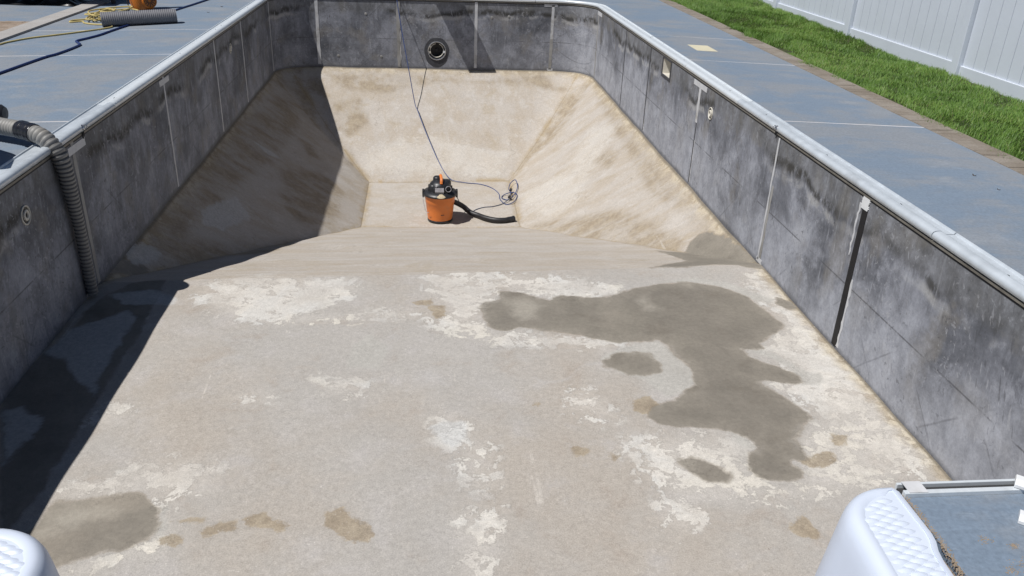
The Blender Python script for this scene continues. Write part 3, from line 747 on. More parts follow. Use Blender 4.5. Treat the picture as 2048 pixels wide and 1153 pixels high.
# ------------------------------------------------------------------ pool deck: slabs with caulked joints
deck = empty('pool_deck', (0, 0, 0)); tag(deck, kind='structure')
def sheet_slab(x0, x1, y0, y1, name='deck_slab', mat='deck', dz=0.0, thick=0.09, parent=None, n=6):
    mb = MB(); pts = []
    nn = n
    for k in range(nn + 1):
        x = x0 + (x1 - x0) * k / nn; z = deck_z(x) + dz
        pts += [(x, y0, z), (x, y1, z), (x, y0, z - thick), (x, y1, z - thick)]
    fs = []
    for k in range(nn):
        a = 4 * k; b_ = a + 4
        fs += [(a, b_, b_ + 1, a + 1), (a + 2, a + 3, b_ + 3, b_ + 2), (a, a + 2, b_ + 2, b_), (a + 1, b_ + 1, b_ + 3, a + 3)]
    fs += [(0, 1, 3, 2), (4 * nn, 4 * nn + 2, 4 * nn + 3, 4 * nn + 1)]
    mb.add(pts, fs)
    return mb.build(name, M[mat], parent or deck, bevel=0.004)
G_ = 0.009
RJ = [-6.0, 0.6, 3.4, 6.45, 9.15, 10.88, 14.42, 18.9]
for a, b_ in zip(RJ[:-1], RJ[1:]):
    sheet_slab(2.6915, 3.985, a + G_, b_ - G_)
LJ = [-6.0, 0.4, 3.3, 6.17, 8.87, 10.52, 14.42, 18.9]
for a, b_ in zip(LJ[:-1], LJ[1:]):
    sheet_slab(-4.80, -2.7115, a + G_, b_ - G_)
sheet_slab(-2.709, 2.689, 14.187, 14.42 - G_, n=10); sheet_slab(-2.709, 2.689, 14.42 + G_, 18.9, n=10)
# near end, around the entry step
sheet_slab(1.262, 2.689, -1.2, 1.848, n=8); sheet_slab(-2.709, -1.455, -1.2, 1.83, n=8)
sheet_slab(-1.449, 1.256, -1.2, 0.30, n=8)
sheet_slab(-2.709, 2.689, -6, -1.206, n=10)
mb = MB()
for (x0, x1, js) in ((2.6915, 3.985, RJ), (-4.80, -2.7115, LJ)):
    for j in js[1:-1]:
        if x0 > 0 and j > 14: continue
        za, zb = deck_z(x0) - 0.0008, deck_z(x1) - 0.0008
        mb.add([(x0, j - G_, za), (x1, j - G_, zb), (x1, j + G_, zb), (x0, j + G_, za), (x0, j - G_, za - .05), (x1, j - G_, zb - .05), (x1, j + G_, zb - .05), (x0, j + G_, za - .05)],
               [(0, 1, 2, 3), (0, 4, 5, 1), (3, 2, 6, 7)])
mb.build('joint_caulk', M['caulk'], deck)
# left: pale border strip, brown pavers and the patio beyond
mb = MB(); mb.box((-5.045, 9.0 - 9, -0.13), (-4.815, 18.9, -0.025)); st_ = mb.build('border_strip', M['strip'], deck, bevel=0.004)
mb = MB(); mb.box((-7.5, 11.30, -0.16), (-5.06, 18.9, -0.062)); mb.build('patio_slab', M['deck'], deck, bevel=0.004)
patio = empty('paver_patio', (-6.2, 8.0, -0.16)); tag(patio, kind='structure')
k = 0; y = 7.0
base_me = None
mb = MB(); mb.box((-7.5, 0, -0.16), (-5.06, 11.285, -0.085)); mb.build('paver_bed', M['paver2'], patio)
row = 0
while y < 11.25:
    x = -5.075 - (0.0 if row % 2 else 0.12)
    if row % 2 == 0:
        mb = MB(); mb.box((x + 0.004, y, -0.085), (-5.07, y + 0.118, -0.06 + random.uniform(-.003, .003))); mb.build('paver', M['paver2'], patio, bevel=0.004)
    while x > -6.9:
        mb = MB(); dz = random.uniform(-.003, .003)
        mb.box((x - 0.236, y, -0.085), (x, y + 0.118, -0.06 + dz))
        if y > 9.2: mb.build('paver', M['paver2'], patio, bevel=0.004)
        x -= 0.242
    y += 0.123; row += 1
# right: soldier course of tan pavers against the lawn
border = empty('paver_border', (4.1, 6, -0.1)); tag(border, kind='structure')
mb = MB(); mb.box((3.99, -6, -0.16), (4.24, 18.9, -0.027)); mb.build('paver_bed', M['paver'], border)
y = 3.2; brick0 = None
while y < 17.5:
    if brick0 is None:
        mb = MB(); mb.box((4.0, y, -0.06), (4.205, y + 0.098, -0.022))
        brick0 = o = mb.build('paver', M['paver'], border, bevel=0.005); by0 = y
    else:
        o = brick0.copy(); COL.objects.link(o)
        o.location = (random.uniform(-.003, .003), y - by0, random.uniform(-.003, .002))
    y += 0.1025

# ------------------------------------------------------------------ grass
def make_grass():
    N = 150000
    x = RNG.uniform(4.10, 5.97, N); y = RNG.uniform(4.4, 17.6, N)
    edge = 4.20 + 0.07 * np.sin(y * 1.9) + 0.05 * np.sin(y * 4.3 + 1) + 0.03 * np.sin(y * 11)
    edge += 0.16 * np.exp(-((y - 10.35) / 0.28) ** 2)
    keep = (x > edge - RNG.exponential(0.018, N)) & (x < 5.94)
    clump = np.sin(x * 6.1 + np.sin(y * 3.7) * 2) * np.sin(y * 5.3 + np.sin(x * 4.9) * 2)
    keep &= RNG.uniform(0, 1, N) < (0.80 + 0.2 * clump)
    x, y, clump = x[keep], y[keep], clump[keep]
    n = len(x)
    z = np.array([lawn_z(a, b_) for a, b_ in zip(x, y)])
    tall = RNG.uniform(0.026, 0.058, n) * (1.0 + 0.35 * clump) * np.where(RNG.uniform(0, 1, n) > 0.97, 1.5, 1.0)
    tall *= np.where(x < 4.42, 1.15, 1.0)
    wind = clump * 1.5 + np.sin(y * 0.9) + RNG.normal(0, 1.2, n)
    lean = RNG.uniform(0.25, 1.05, n) * tall
    lx, ly = np.cos(wind) * lean, np.sin(wind) * lean
    wd = RNG.uniform(0.0022, 0.0042, n)
    wx, wy = -np.sin(wind) * wd, np.cos(wind) * wd
    base = np.stack([x, y, z - 0.01], 1)
    W = np.stack([wx, wy, np.zeros(n)], 1)
    midp = base + np.stack([lx * .35, ly * .35, tall * .62], 1)
    tip = base + np.stack([lx, ly, tall], 1)
    vv = np.stack([base - W, base + W, midp + W * .8, midp - W * .8, tip], 1).reshape(-1, 3)
    i0 = np.arange(n) * 5
    quad = np.stack([i0, i0 + 1, i0 + 2, i0 + 3], 1); tri = np.stack([i0 + 3, i0 + 2, i0 + 4], 1)
    loops = np.concatenate([quad.ravel(), tri.ravel()]).astype(np.int32)
    starts = np.concatenate([np.arange(n) * 4, 4 * n + np.arange(n) * 3]).astype(np.int32)
    me = bpy.data.meshes.new('lawn_grass')
    me.vertices.add(len(vv)); me.vertices.foreach_set('co', vv.ravel())
    me.loops.add(len(loops)); me.loops.foreach_set('vertex_index', loops)
    me.polygons.add(2 * n); me.polygons.foreach_set('loop_start', starts)
    me.update(calc_edges=True)
    patch = np.sin(x * 2.3 + y * 0.7) * np.sin(y * 1.6 - x) * 0.16 + np.sin(y * 3.9 + x * 5) * 0.07
    tint = np.clip(RNG.beta(2.2, 2.6, n) + patch + (RNG.uniform(0, 1, n) > 0.975) * 0.5, 0, 1)
    fattr(me, 'tint', np.repeat(tint, 5))
    me.materials.append(M['grass'])
    o = bpy.data.objects.new('lawn_grass', me); COL.objects.link(o)
    tag(o, 'strip of short green lawn between the tan paver border and the white fence', 'grass', kind='stuff')
make_grass()

# ------------------------------------------------------------------ fence
fence = empty('privacy_fence', (5.93, 11, -0.12)); tag(fence, 'tall white vinyl privacy fence of vertical boards behind the lawn', 'fence')
PY = [3.66, 6.38, 9.10, 11.82, 14.55, 17.27]
def fz(y): return 0.035 * min(1, max(0, (y - 9) / 3)) + 0.02
for y in PY:
    mb = MB(); mb.box((5.865, y - 0.065, -0.2), (5.995, y + 0.065, 1.85)); p_ = mb.build('post', M['vinyl'], fence, bevel=0.008)
    mb = MB(); mb.add([(5.85, y - .08, 1.85), (6.01, y - .08, 1.85), (6.01, y + .08, 1.85), (5.85, y + .08, 1.85), (5.93, y, 1.92)], [(0, 1, 4), (1, 2, 4), (2, 3, 4), (3, 0, 4), (3, 2, 1, 0)]); mb.build('post_cap', M['vinyl'], p_)
for a, b_ in zip(PY[:-1], PY[1:]):
    z = fz((a + b_) / 2)
    mb = MB(); mb.box((5.90, a + .066, z - 0.17), (5.965, b_ - .066, z + 0.012)); mb.build('bottom_rail', M['vinyl'], fence, bevel=0.006)
    mb = MB(); mb.box((5.90, a + .066, 1.66), (5.965, b_ - .066, 1.78)); mb.build('top_rail', M['vinyl'], fence, bevel=0.006)
    nb = 13; w = (b_ - a - .132) / nb
    for k in range(nb):
        y0 = a + .066 + k * w
        # tongue-and-groove board: flat face with a narrow proud lip at one side
        mb = MB(); mb.box((5.922, y0 + 0.001, z + 0.012), (5.945, y0 + w - 0.008, 1.66))
        mb.box((5.932, y0 + w - 0.008, z + 0.012), (5.942, y0 + w + 0.0005, 1.66))
        mb.build('board', M['vinyl'], fence, bevel=0.0025)

# ------------------------------------------------------------------ pool walls
def path_strip(mb, pts, z0, z1, t=0.02, side=1, mi=0):
    """prism following the plan polyline; side = +1 when outward is to the right of travel"""
    n = len(pts); A = []; B = []
    for i, (x, y) in enumerate(pts):
        a = pts[max(i - 1, 0)]; c = pts[min(i + 1, n - 1)]
        tx, ty = c[0] - a[0], c[1] - a[1]; L = math.hypot(tx, ty)
        ox, oy = ty / L * side, -tx / L * side
        A.append((x, y)); B.append((x + ox * t, y + oy * t))
    vs = [(x, y, z) for z in (z0, z1) for (x, y) in A] + [(x, y, z) for z in (z0, z1) for (x, y) in B]
    fs = []
    for i in range(n - 1):
        fs += [(i, i + 1, n + i + 1, n + i), (2 * n + i, 3 * n + i, 3 * n + i + 1, 2 * n + i + 1), (n + i, n + i + 1, 3 * n + i + 1, 3 * n + i), (i, 2 * n + i, 2 * n + i + 1, i + 1)]
    fs += [(0, n, 3 * n, 2 * n), (n - 1, 2 * n + n - 1, 3 * n + n - 1, 2 * n - 1)]
    mb.add(vs, fs, mi)
g = 0.003
ZB = -1.13
wl = empty('pool_wall', (XL, 7.6, H)); tag(wl, 'long shaded grey pool wall on the left, under the corrugated hose', 'wall')
wr = empty('pool_wall', (XR, 7.6, H)); tag(wr, 'long sunlit grey pool wall on the right with the black joint tape', 'wall')
wf = empty('pool_wall', (0, YF, H)); tag(wf, 'far end pool wall with rounded corners and the round light niche', 'wall')
wn = empty('pool_wall', (1.9, YN, H)); tag(wn, 'near end pool wall beside the white step, its edge strip bare of coping', 'wall')
LJ_W = [YN, 3.55, 5.71, 7.88, 9.89, 11.40, YC]
for a, b_ in zip(LJ_W[:-1], LJ_W[1:]):
    mb = MB(); mb.box((XL - 0.02, a + g, ZB), (XL, b_ - g, 0.0)); mb.build('wall_panel', M['wall'], wl)
RJ_W = [YN, 4.63, 6.03, 8.08, 10.12, 11.48, YC]
for a, b_ in zip(RJ_W[:-1], RJ_W[1:]):
    mb = MB()
    if a == 8.08:           # panel with the skimmer mouth
        ysb = [a + g, 9.21, 9.52, b_ - g]; zsb = [ZB, -0.205, -0.035, 0.0]
        vs = [(XR, yy, zz) for zz in zsb for yy in ysb]
        fs = [(j * 4 + i, (j + 1) * 4 + i, (j + 1) * 4 + i + 1, j * 4 + i + 1) for j in range(3) for i in range(3) if not (i == 1 and j == 1)]
        mb.add(vs, fs)
        sk = mb.build('wall_panel', M['wall'], wr)
    else:
        mb.box((XR, a + g, ZB), (XR + 0.02, b_ - g, 0.0)); mb.build('wall_panel', M['wall'], wr)
path = arc_corner(-1); mb = MB(); path_strip(mb, path, ZB, 0.0, 0.02, -1); mb.build('corner_panel', M['wall'], wf, smooth=True)
path = arc_corner(1); mb = MB(); path_strip(mb, path, ZB, 0.0, 0.02, 1); mb.build('corner_panel', M['wall'], wf, smooth=True)
FX = [XL + CX, -0.63, 0.64, XR - CX]
for i in range(3):
    mb = MB(); a, b_ = FX[i] + g, FX[i + 1] - g
    if i == 1:              # panel with the light niche
        cx, cz, r = -0.005, -0.79, 0.135
        sq = []; ci = []
        ns = 32
        for k in range(ns):
            an = 2 * math.pi * k / ns
            c_, s_ = math.cos(an), math.sin(an); mx_ = max(abs(c_), abs(s_))
            sq.append((cx + 0.2 * c_ / mx_, YF, cz + 0.2 * s_ / mx_)); ci.append((cx + r * c_, YF, cz + r * s_))
        mb.add(sq + ci, [(k, (k + 1) % ns, ns + (k + 1) % ns, ns + k) for k in range(ns)])
        xsb = [a, cx - .2, cx + .2, b_]; zsb = [ZB, cz - .2, cz + .2, 0.0]
        mb.add([(xx, YF, zz) for zz in zsb for xx in xsb], [(j * 4 + q, j * 4 + q + 1, (j + 1) * 4 + q + 1, (j + 1) * 4 + q) for j in range(3) for q in range(3) if not (q == 1 and j == 1)])
    else:
        mb.box((a, YF, ZB), (b_, YF + 0.02, 0.0))
    mb.build('wall_panel', M['wall'], wf)
mb = MB(); mb.box((1.262, YN - 0.02, ZB), (XR, YN, 0.0)); mb.build('wall_panel', M['wall'], wn)
mb = MB(); mb.box((XL, YN - 0.02, ZB), (-1.455, YN, 0.0)); mb.build('wall_panel', M['wall'], wn)
# edge strip on top of the near wall (coping taken off): lip, dark groove, lip
mb = MB(); mb.box((1.262, YN - 0.052, -0.01), (2.545, YN - 0.034, 0.034)); mb.box((1.262, YN - 0.004, -0.02), (2.545, YN + 0.006, 0.030)); mb.build('edge_strip', M['coping'], wn, bevel=0.002)
mb = MB(); mb.box((1.262, YN - 0.033, -0.01), (2.545, YN - 0.005, 0.016)); mb.build('edge_groove', M['groove'], wn)
mb = MB(); mb.box((1.275, YN - 0.05, 0.0345), (1.335, YN + 0.002, 0.0365)); mb.build('tape_patch', M['tape'], wn)
# backing behind the wall, so that no light enters through the joints
mb = MB(); mb.box((XL - 0.16, YN - 0.2, -1.3), (XL - 0.022, YF + 0.1, -0.012)); mb.build('backing', M['filler_dark'], wl)
mb = MB(); mb.box((XR + 0.022, YN - 0.2, -1.3), (XR + 0.16, 9.15, -0.012)); mb.box((XR + 0.022, 9.58, -1.3), (XR + 0.16, YF + 0.1, -0.012)); mb.box((XR + 0.06, 9.15, -1.3), (XR + 0.16, 9.58, -0.3)); mb.build('backing', M['filler_dark'], wr)
mb = MB(); mb.box((XL, YF + 0.2, -1.3), (XR, YF + 0.3, -0.012)); mb.build('backing', M['filler_dark'], wf)

# joint tapes ------------------------------------------------
def tape_side(parent, side, y, w, z0, z1, mat, name='joint_tape', wob=0.004, th=0.003, z_shift=0.0):
    x = XL if side < 0 else XR
    mb = MB(); n = 14; vs = []; fs = []
    for k in range(n + 1):
        z = z0 + (z1 - z0) * k / n
        a = y - w / 2 + random.uniform(-wob, wob); b_ = y + w / 2 + random.uniform(-wob, wob)
        xx = x - side * th
        vs += [(xx, a, z), (xx, b_, z), (x - side * .0005, a, z), (x - side * .0005, b_, z)]
    for k in range(n):
        i = 4 * k; j = i + 4
        fs += [(i, i + 1, j + 1, j), (i, j, j + 2, i + 2), (i + 1, i + 3, j + 3, j + 1)]
    fs += [(0, 2, 3, 1), (4 * n, 4 * n + 1, 4 * n + 3, 4 * n + 2)]
    mb.add(vs, fs); return mb.build(name, M[mat], parent)
for y in LJ_W[1:]:
    tape_side(wl, -1, y, 0.034 if y > 7 else 0.05, -1.06, -0.005, 'tape_grey' if y < 6 else 'tape')
tape_side(wl, -1, 5.78, 0.30, -0.085, -0.03, 'tape', 'tape_patch', 0.003, 0.004)
tape_side(wl, -1, 7.90, 0.30, -0.075, -0.025, 'tape', 'tape_patch', 0.003, 0.004)
tape_side(wr, 1, 4.63, 0.062, -1.06, -0.02, 'tape_black', wob=0.001, th=0.004)
tape_side(wr, 1, 4.585, 0.022, -1.05, -0.55, 'tape', 'old_caulk', 0.008)
tape_side(wr, 1, 4.70, 0.018, -0.42, -0.06, 'tape', 'old_caulk', 0.008)
tape_side(wr, 1, 4.64, 0.085, -0.085, -0.006, 'white', 'tape_patch', 0.006, 0.006)
tape_side(wr, 1, 6.055, 0.022, -1.05, -0.02, 'tape', wob=0.006)
tape_side(wr, 1, 6.02, 0.034, -1.05, -0.40, 'tape_grey', 'old_caulk', 0.006, 0.002)
tape_side(wr, 1, 6.03, 0.11, -1.07, -1.03, 'tape', 'old_caulk', 0.01)
tape_side(wr, 1, 8.09, 0.06, -0.42, -0.03, 'tape', wob=0.003)
tape_side(wr, 1, 8.10, 0.42, -0.075, -0.025, 'tape', 'tape_patch', 0.003, 0.004)
tape_side(wr, 1, 8.075, 0.018, -1.06, -0.42, 'joint', wob=0.003)
tape_side(wr, 1, 8.05, 0.012, -1.06, -0.6, 'tape', 'old_caulk', 0.005)
tape_side(wr, 1, 10.12, 0.024, -1.05, -0.01, 'joint', wob=0.004)
tape_side(wr, 1, 11.48, 0.026, -1.05, -0.01, 'joint', wob=0.005)
tape_side(wr, 1, 10.09, 0.014, -1.05, -0.9, 'tape', 'old_caulk', 0.005)
tape_side(wr, 1, YC - 0.01, 0.05, -1.05, -0.05, 'tape_grey', wob=0.005)
tape_side(wr, 1, YC - 0.10, 0.34, -0.085, -0.03, 'tape', 'tape_patch', 0.003, 0.004)
def tape_far(x, w, z0, z1, mat, wob=0.004, name='joint_tape'):
    mb = MB(); n = 14; vs = []; fs = []
    for k in range(n + 1):
        z = z0 + (z1 - z0) * k / n
        a = x - w / 2 + random.uniform(-wob, wob); b_ = x + w / 2 + random.uniform(-wob, wob)
        vs += [(a, YF - .004, z), (b_, YF - .004, z), (a, YF - .0005, z), (b_, YF - .0005, z)]
    for k in range(n):
        i = 4 * k; j = i + 4
        fs += [(i, j, j + 1, i + 1), (i, i + 2, j + 2, j), (i + 1, j + 1, j + 3, i + 3)]
    fs += [(0, 1, 3, 2), (4 * n, 4 * n + 2, 4 * n + 3, 4 * n + 1)]
    mb.add(vs, fs); mb.build(name, M[mat], wf)
tape_far(FX[0], 0.05, -1.04, -0.0, 'tape'); tape_far(FX[1], 0.055, -1.06, -0.02, 'tape_grey', 0.008)
tape_far(FX[1] + .03, 0.014, -1.05, -0.45, 'tape', 0.006, 'old_caulk')
tape_far(FX[2], 0.045, -1.06, -0.0, 'tape', 0.003); tape_far(FX[3], 0.045, -0.56, -0.02, 'tape', 0.003)
tape_far(FX[3] - .005, 0.05, -1.06, -0.56, 'tape_grey', 0.006); tape_far(FX[3], 0.30, -0.045, -0.008, 'tape', 0.003, 'tape_patch')
tape_far(FX[3], 0.09, -1.10, -1.045, 'tape', 0.01, 'old_caulk')

# fittings in the walls ----------------------------------------
def return_fitting(parent, side, y, z):
    x = XL if side < 0 else XR
    ax = (-side, 0, 0)
    mb = MB(); mb.lathe((x, y, z), [(0.060, 0.001), (0.060, 0.008), (0.054, 0.010), (0.05, 0.004)], ax, 28, caps=False); f_ = mb.build('return_fitting', M['skimmer'], parent, smooth=True)
    mb = MB(); mb.lathe((x, y, z), [(0.05, 0.003), (0.0, 0.0031)], ax, 28, caps=False); mb.build('recess', M['niche'], f_)
    mb = MB(); mb.lathe((x, y, z), [(0.034, 0.003), (0.034, 0.012), (0.026, 0.016), (0.018, 0.012), (0.017, 0.004)], ax, 24, caps=False); mb.build('nozzle', M['skimmer'], f_, smooth=True)
return_fitting(wr, 1, 7.69, -0.23); return_fitting(wl, -1, 4.885, -0.22); return_fitting(wl, -1, 10.68, -0.23)
# small bolt bosses
def boss(x, z):
    mb = MB(); mb.lathe((x, YF, z), [(0.022, 0.0005), (0.020, 0.004), (0.006, 0.005), (0.005, 0.009), (0.0, 0.0095)], (0, -1, 0), 14, caps=False); mb.build('bolt', M['tape_grey'], wf, smooth=True)
for q in ((-1.15, -0.23), (-1.62, -0.9), (-0.92, -0.9), (1.18, -0.22), (0.9, -0.24)): boss(*q)
# skimmer mouth: dark gasket frame, pale throat
fr = MB()
for (y0, y1, z0, z1) in ((9.175, 9.205, -0.24, -0.006), (9.525, 9.555, -0.24, -0.006), (9.205, 9.525, -0.24, -0.21), (9.205, 9.525, -0.03, -0.006)):
    fr.box((XR - 0.006, y0, z0), (XR - 0.0005, y1, z1))
skf = fr.build('skimmer_frame', M['joint'], wr)
mb = MB()
a, b_ = (XR, 9.21, -0.205), (XR + 0.32, 9.52, -0.035)
mb.add([(a[0], a[1], a[2]), (a[0], b_[1], a[2]), (a[0], b_[1], b_[2]), (a[0], a[1], b_[2]), (b_[0], a[1] + .04, a[2] + .0), (b_[0], b_[1] - .04, a[2] + .0), (b_[0], b_[1] - .04, b_[2]), (b_[0], a[1] + .04, b_[2])],
       [(0, 4, 5, 1), (1, 5, 6, 2), (2, 6, 7, 3), (3, 7, 4, 0), (4, 7, 6, 5)])
mb.build('throat', M['skimmer'], skf)
# underwater light niche
cx, cz = -0.005, -0.79
mb = MB(); mb.lathe((cx, YF, cz), [(0.135, 0.0), (0.135, -0.13), (0.05, -0.14), (0.0, -0.14)], (0, -1, 0), 32, caps=False); ni = mb.build('light_niche', M['niche'], wf, smooth=True)
mb = MB(); mb.torus((cx, YF - 0.008, cz), 0.145, 0.009, (0, -1, 0), 40, 8); mb.build('outer_ring', M['chrome'], ni, smooth=True)
mb = MB(); mb.torus((cx, YF + 0.03, cz), 0.112, 0.009, (0, -1, 0), 36, 8, a0=0.2, a1=5.9); mb.build('inner_ring', M['skimmer'], ni, smooth=True)
mb = MB(); mb.lathe((cx, YF + 0.13, cz), [(0.022, 0), (0.016, 0.014), (0.0, 0.015)], (0, -1, 0), 16, caps=False); mb.build('plug', M['gasket'], ni)
for (an, mt) in ((150, 'skimmer'), (192, 'skimmer'), (352, 'white')):
    a = R(an); c_, s_ = math.cos(a), math.sin(a)
    mb = MB(); mb.obox((cx + 0.128 * c_, YF - 0.004, cz + 0.128 * s_), (0.024 * c_, 0, 0.024 * s_), (0, 0.003, 0), (-0.018 * s_, 0, 0.018 * c_)); mb.build('clip', M[mt], ni)
mb = MB(); ns = 40
vs = []
for (rx, rz, oz) in ((0.150, 0.150, 0.0), (0.205, 0.245, -0.028)):
    for k in range(ns):
        a = 2 * math.pi * k / ns; w_ = 1 + 0.03 * math.sin(3 * a) + 0.02 * math.sin(7 * a)
        vs.append((cx + rx * w_ * math.cos(a), YF - (0.003 if rx < .18 else 0.001), max(-1.06, cz + oz + rz * w_ * math.sin(a))))
mb.add(vs, [(k, ns + k, ns + (k + 1) % ns, (k + 1) % ns) for k in range(ns)]); mb.build('gasket', M['gasket'], ni)

# ------------------------------------------------------------------ coping rail
cop = empty('pool_coping', (0, 7.6, 0.0)); tag(cop, 'rounded pale aluminium coping rail running along the pool edge', 'coping')
PROF = [(0.010, 0.002), (-0.008, 0.004), (-0.010, 0.012), (0.004, 0.016)]
nose = [(0.004, 0.017), (-0.012, 0.020), (-0.019, 0.030), (-0.0215, 0.042), (-0.019, 0.053), (-0.012, 0.061), (0.0, 0.0655), (0.018, 0.067), (0.033, 0.064), (0.044, 0.055), (0.054, 0.0475), (0.085, 0.0455), (0.110, 0.046), (0.1145, 0.0545), (0.121, 0.0560), (0.1245, 0.0525), (0.125, 0.035), (0.125, -0.03)]
TRK = [(0.010, -0.006), (-0.004, -0.006), (-0.008, -0.003), (-0.008, 0.009), (-0.004, 0.0115), (0.012, 0.0115)]
def offset_path(pts, u, side):
    n = len(pts); out = []
    for i, (x, y) in enumerate(pts):
        a = pts[max(i - 1, 0)]; c = pts[min(i + 1, n - 1)]
        tx, ty = c[0] - a[0], c[1] - a[1]; L = math.hypot(tx, ty)
        out.append((x + ty / L * side * u, y - tx / L * side * u))
    return out
def sweep(pts, prof, side, name, mat, parent, smooth=True):
    mb = MB(); n = len(pts); vs = []; fs = []; k = len(prof)
    for (u, z) in prof:
        vs += [(x, y, z) for x, y in offset_path(pts, u, side)]
    for j in range(k - 1):
        for i in range(n - 1):
            f = (j * n + i, j * n + i + 1, (j + 1) * n + i + 1, (j + 1) * n + i)
            fs.append(f if side > 0 else f[::-1])
    e0 = tuple(j * n for j in range(k)); e1 = tuple(j * n + n - 1 for j in range(k))
    fs += [e0[::-1] if side < 0 else e0, e1 if side < 0 else e1[::-1]]
    mb.add(vs, fs); return mb.build(name, M[mat], parent, smooth=smooth, angle=35)
LP = [(XL, y) for y in (YN, 3.0, 5.15)]
def straight(side, y0, y1):
    x = XL if side < 0 else XR
    n = max(2, int((y1 - y0) / 0.5))
    return [(x, y0 + (y1 - y0) * i / n) for i in range(n + 1)]
gp = 0.004
Lsec = [(YN + .01, 4.2), (4.2, 6.56), (6.56, 10.41), (10.41, 13.2)]
Rsec = [(YN + .04, 3.9), (3.9, 7.0), (7.0, 10.54), (10.54, 13.15)]
for (a, b_) in Lsec: sweep(straight(-1, a + gp, b_ - gp), nose, -1, 'coping_section', 'coping_bare' if b_ < 6.6 else 'coping', cop)
for (a, b_) in Rsec: sweep(straight(1, a + gp, b_ - gp), nose, 1, 'coping_section', 'coping_bare' if b_ < 7.1 else 'coping', cop)
pl = [(XL, 13.2 + gp)] + [(XL, 13.35)] + arc_corner(-1, 18) + [(XL + CX + .3, YF)]
sweep(pl, nose, -1, 'corner_section', 'coping', cop)
pr_ = [(XR, 13.15 + gp)] + [(XR, 13.35)] + arc_corner(1, 18) + [(XR - CX - .3, YF)]
sweep(pr_, nose, 1, 'corner_section', 'coping', cop)
sweep([(XL + CX + .308, YF), (0, YF), (XR - CX - .308, YF)], nose, -1, 'coping_section', 'coping', cop)
sweep(straight(-1, YN + .01, YC)[:-1] + arc_corner(-1, 18) + [(0, YF)], TRK, -1, 'liner_track', 'track', cop)
sweep(straight(1, YN + .01, YC)[:-1] + arc_corner(1, 18) + [(0.002, YF)], TRK, 1, 'liner_track', 'track', cop)
# dark slot between rail and track
SLOT = [(0.020, -0.02), (-0.001, -0.018), (-0.001, -0.0062), (0.003, -0.0062), (0.003, 0.03), (0.03, 0.03)]
sweep(straight(-1, YN + .01, YC)[:-1] + arc_corner(-1, 18) + [(0, YF)], SLOT, -1, 'slot', 'groove', cop)
sweep(straight(1, YN + .01, YC)[:-1] + arc_corner(1, 18) + [(0.002, YF)], SLOT, 1, 'slot', 'groove', cop)
# joint sleeves and screw heads
sl = [(u - 0.002 if u < .03 else u, z + 0.0022) for u, z in nose[2:13]]
for side, y in ((-1, 6.56), (-1, 10.41), (1, 7.0), (1, 10.54)):
    x = XL if side < 0 else XR
    sweep([(x, y - .004), (x, y), (x, y + .035)], sl, side, 'sleeve', 'coping', cop)
for side, ys_ in ((1, (3.35, 4.35, 5.35, 6.5, 7.4, 8.9, 10.4, 11.9)), (-1, (5.45, 6.75, 8.7, 10.25, 10.55, 12.2))):
    for y in ys_:
        x = (XL - .045) if side < 0 else (XR + .045)
        mb = MB(); mb.lathe((x, y, 0.0555), [(0.008, 0), (0.006, 0.004), (0.0, 0.005)], (side * 0.3, 0, 1), 10, caps=False); mb.build('screw', M['gasket'], cop)
# rope anchors
def anchor(side, y):
    x = XL if side < 0 else XR
    s = side
    mb = MB(); mb.lathe((x - s * 0.016, y, 0.046), [(0.020, 0), (0.020, 0.006), (0.012, 0.012), (0.0, 0.013)], (-s, 0, 0.5), 18, caps=False); a_ = mb.build('rope_anchor', M['chrome'], cop, smooth=True)
    mb = MB(); mb.torus((x - s * 0.034, y, 0.053), 0.013, 0.004, (0, 1, 0), 20, 6); mb.build('eye', M['chrome'], a_, smooth=True)
    mb = MB(); mb.box((x - s * 0.012 - .004, y - .012, -0.03), (x - s * 0.012 + .004, y - .006, 0.014)); mb.box((x - s * 0.012 - .004, y + .008, -0.015), (x - s * 0.012 + .004, y + .014, 0.014)); mb.build('bracket', M['groove'], a_)
anchor(1, 6.11); anchor(-1, 5.90)
sweep(straight(-1, 1.95, 2.0), nose, -1, 'coping_section', 'coping', cop)

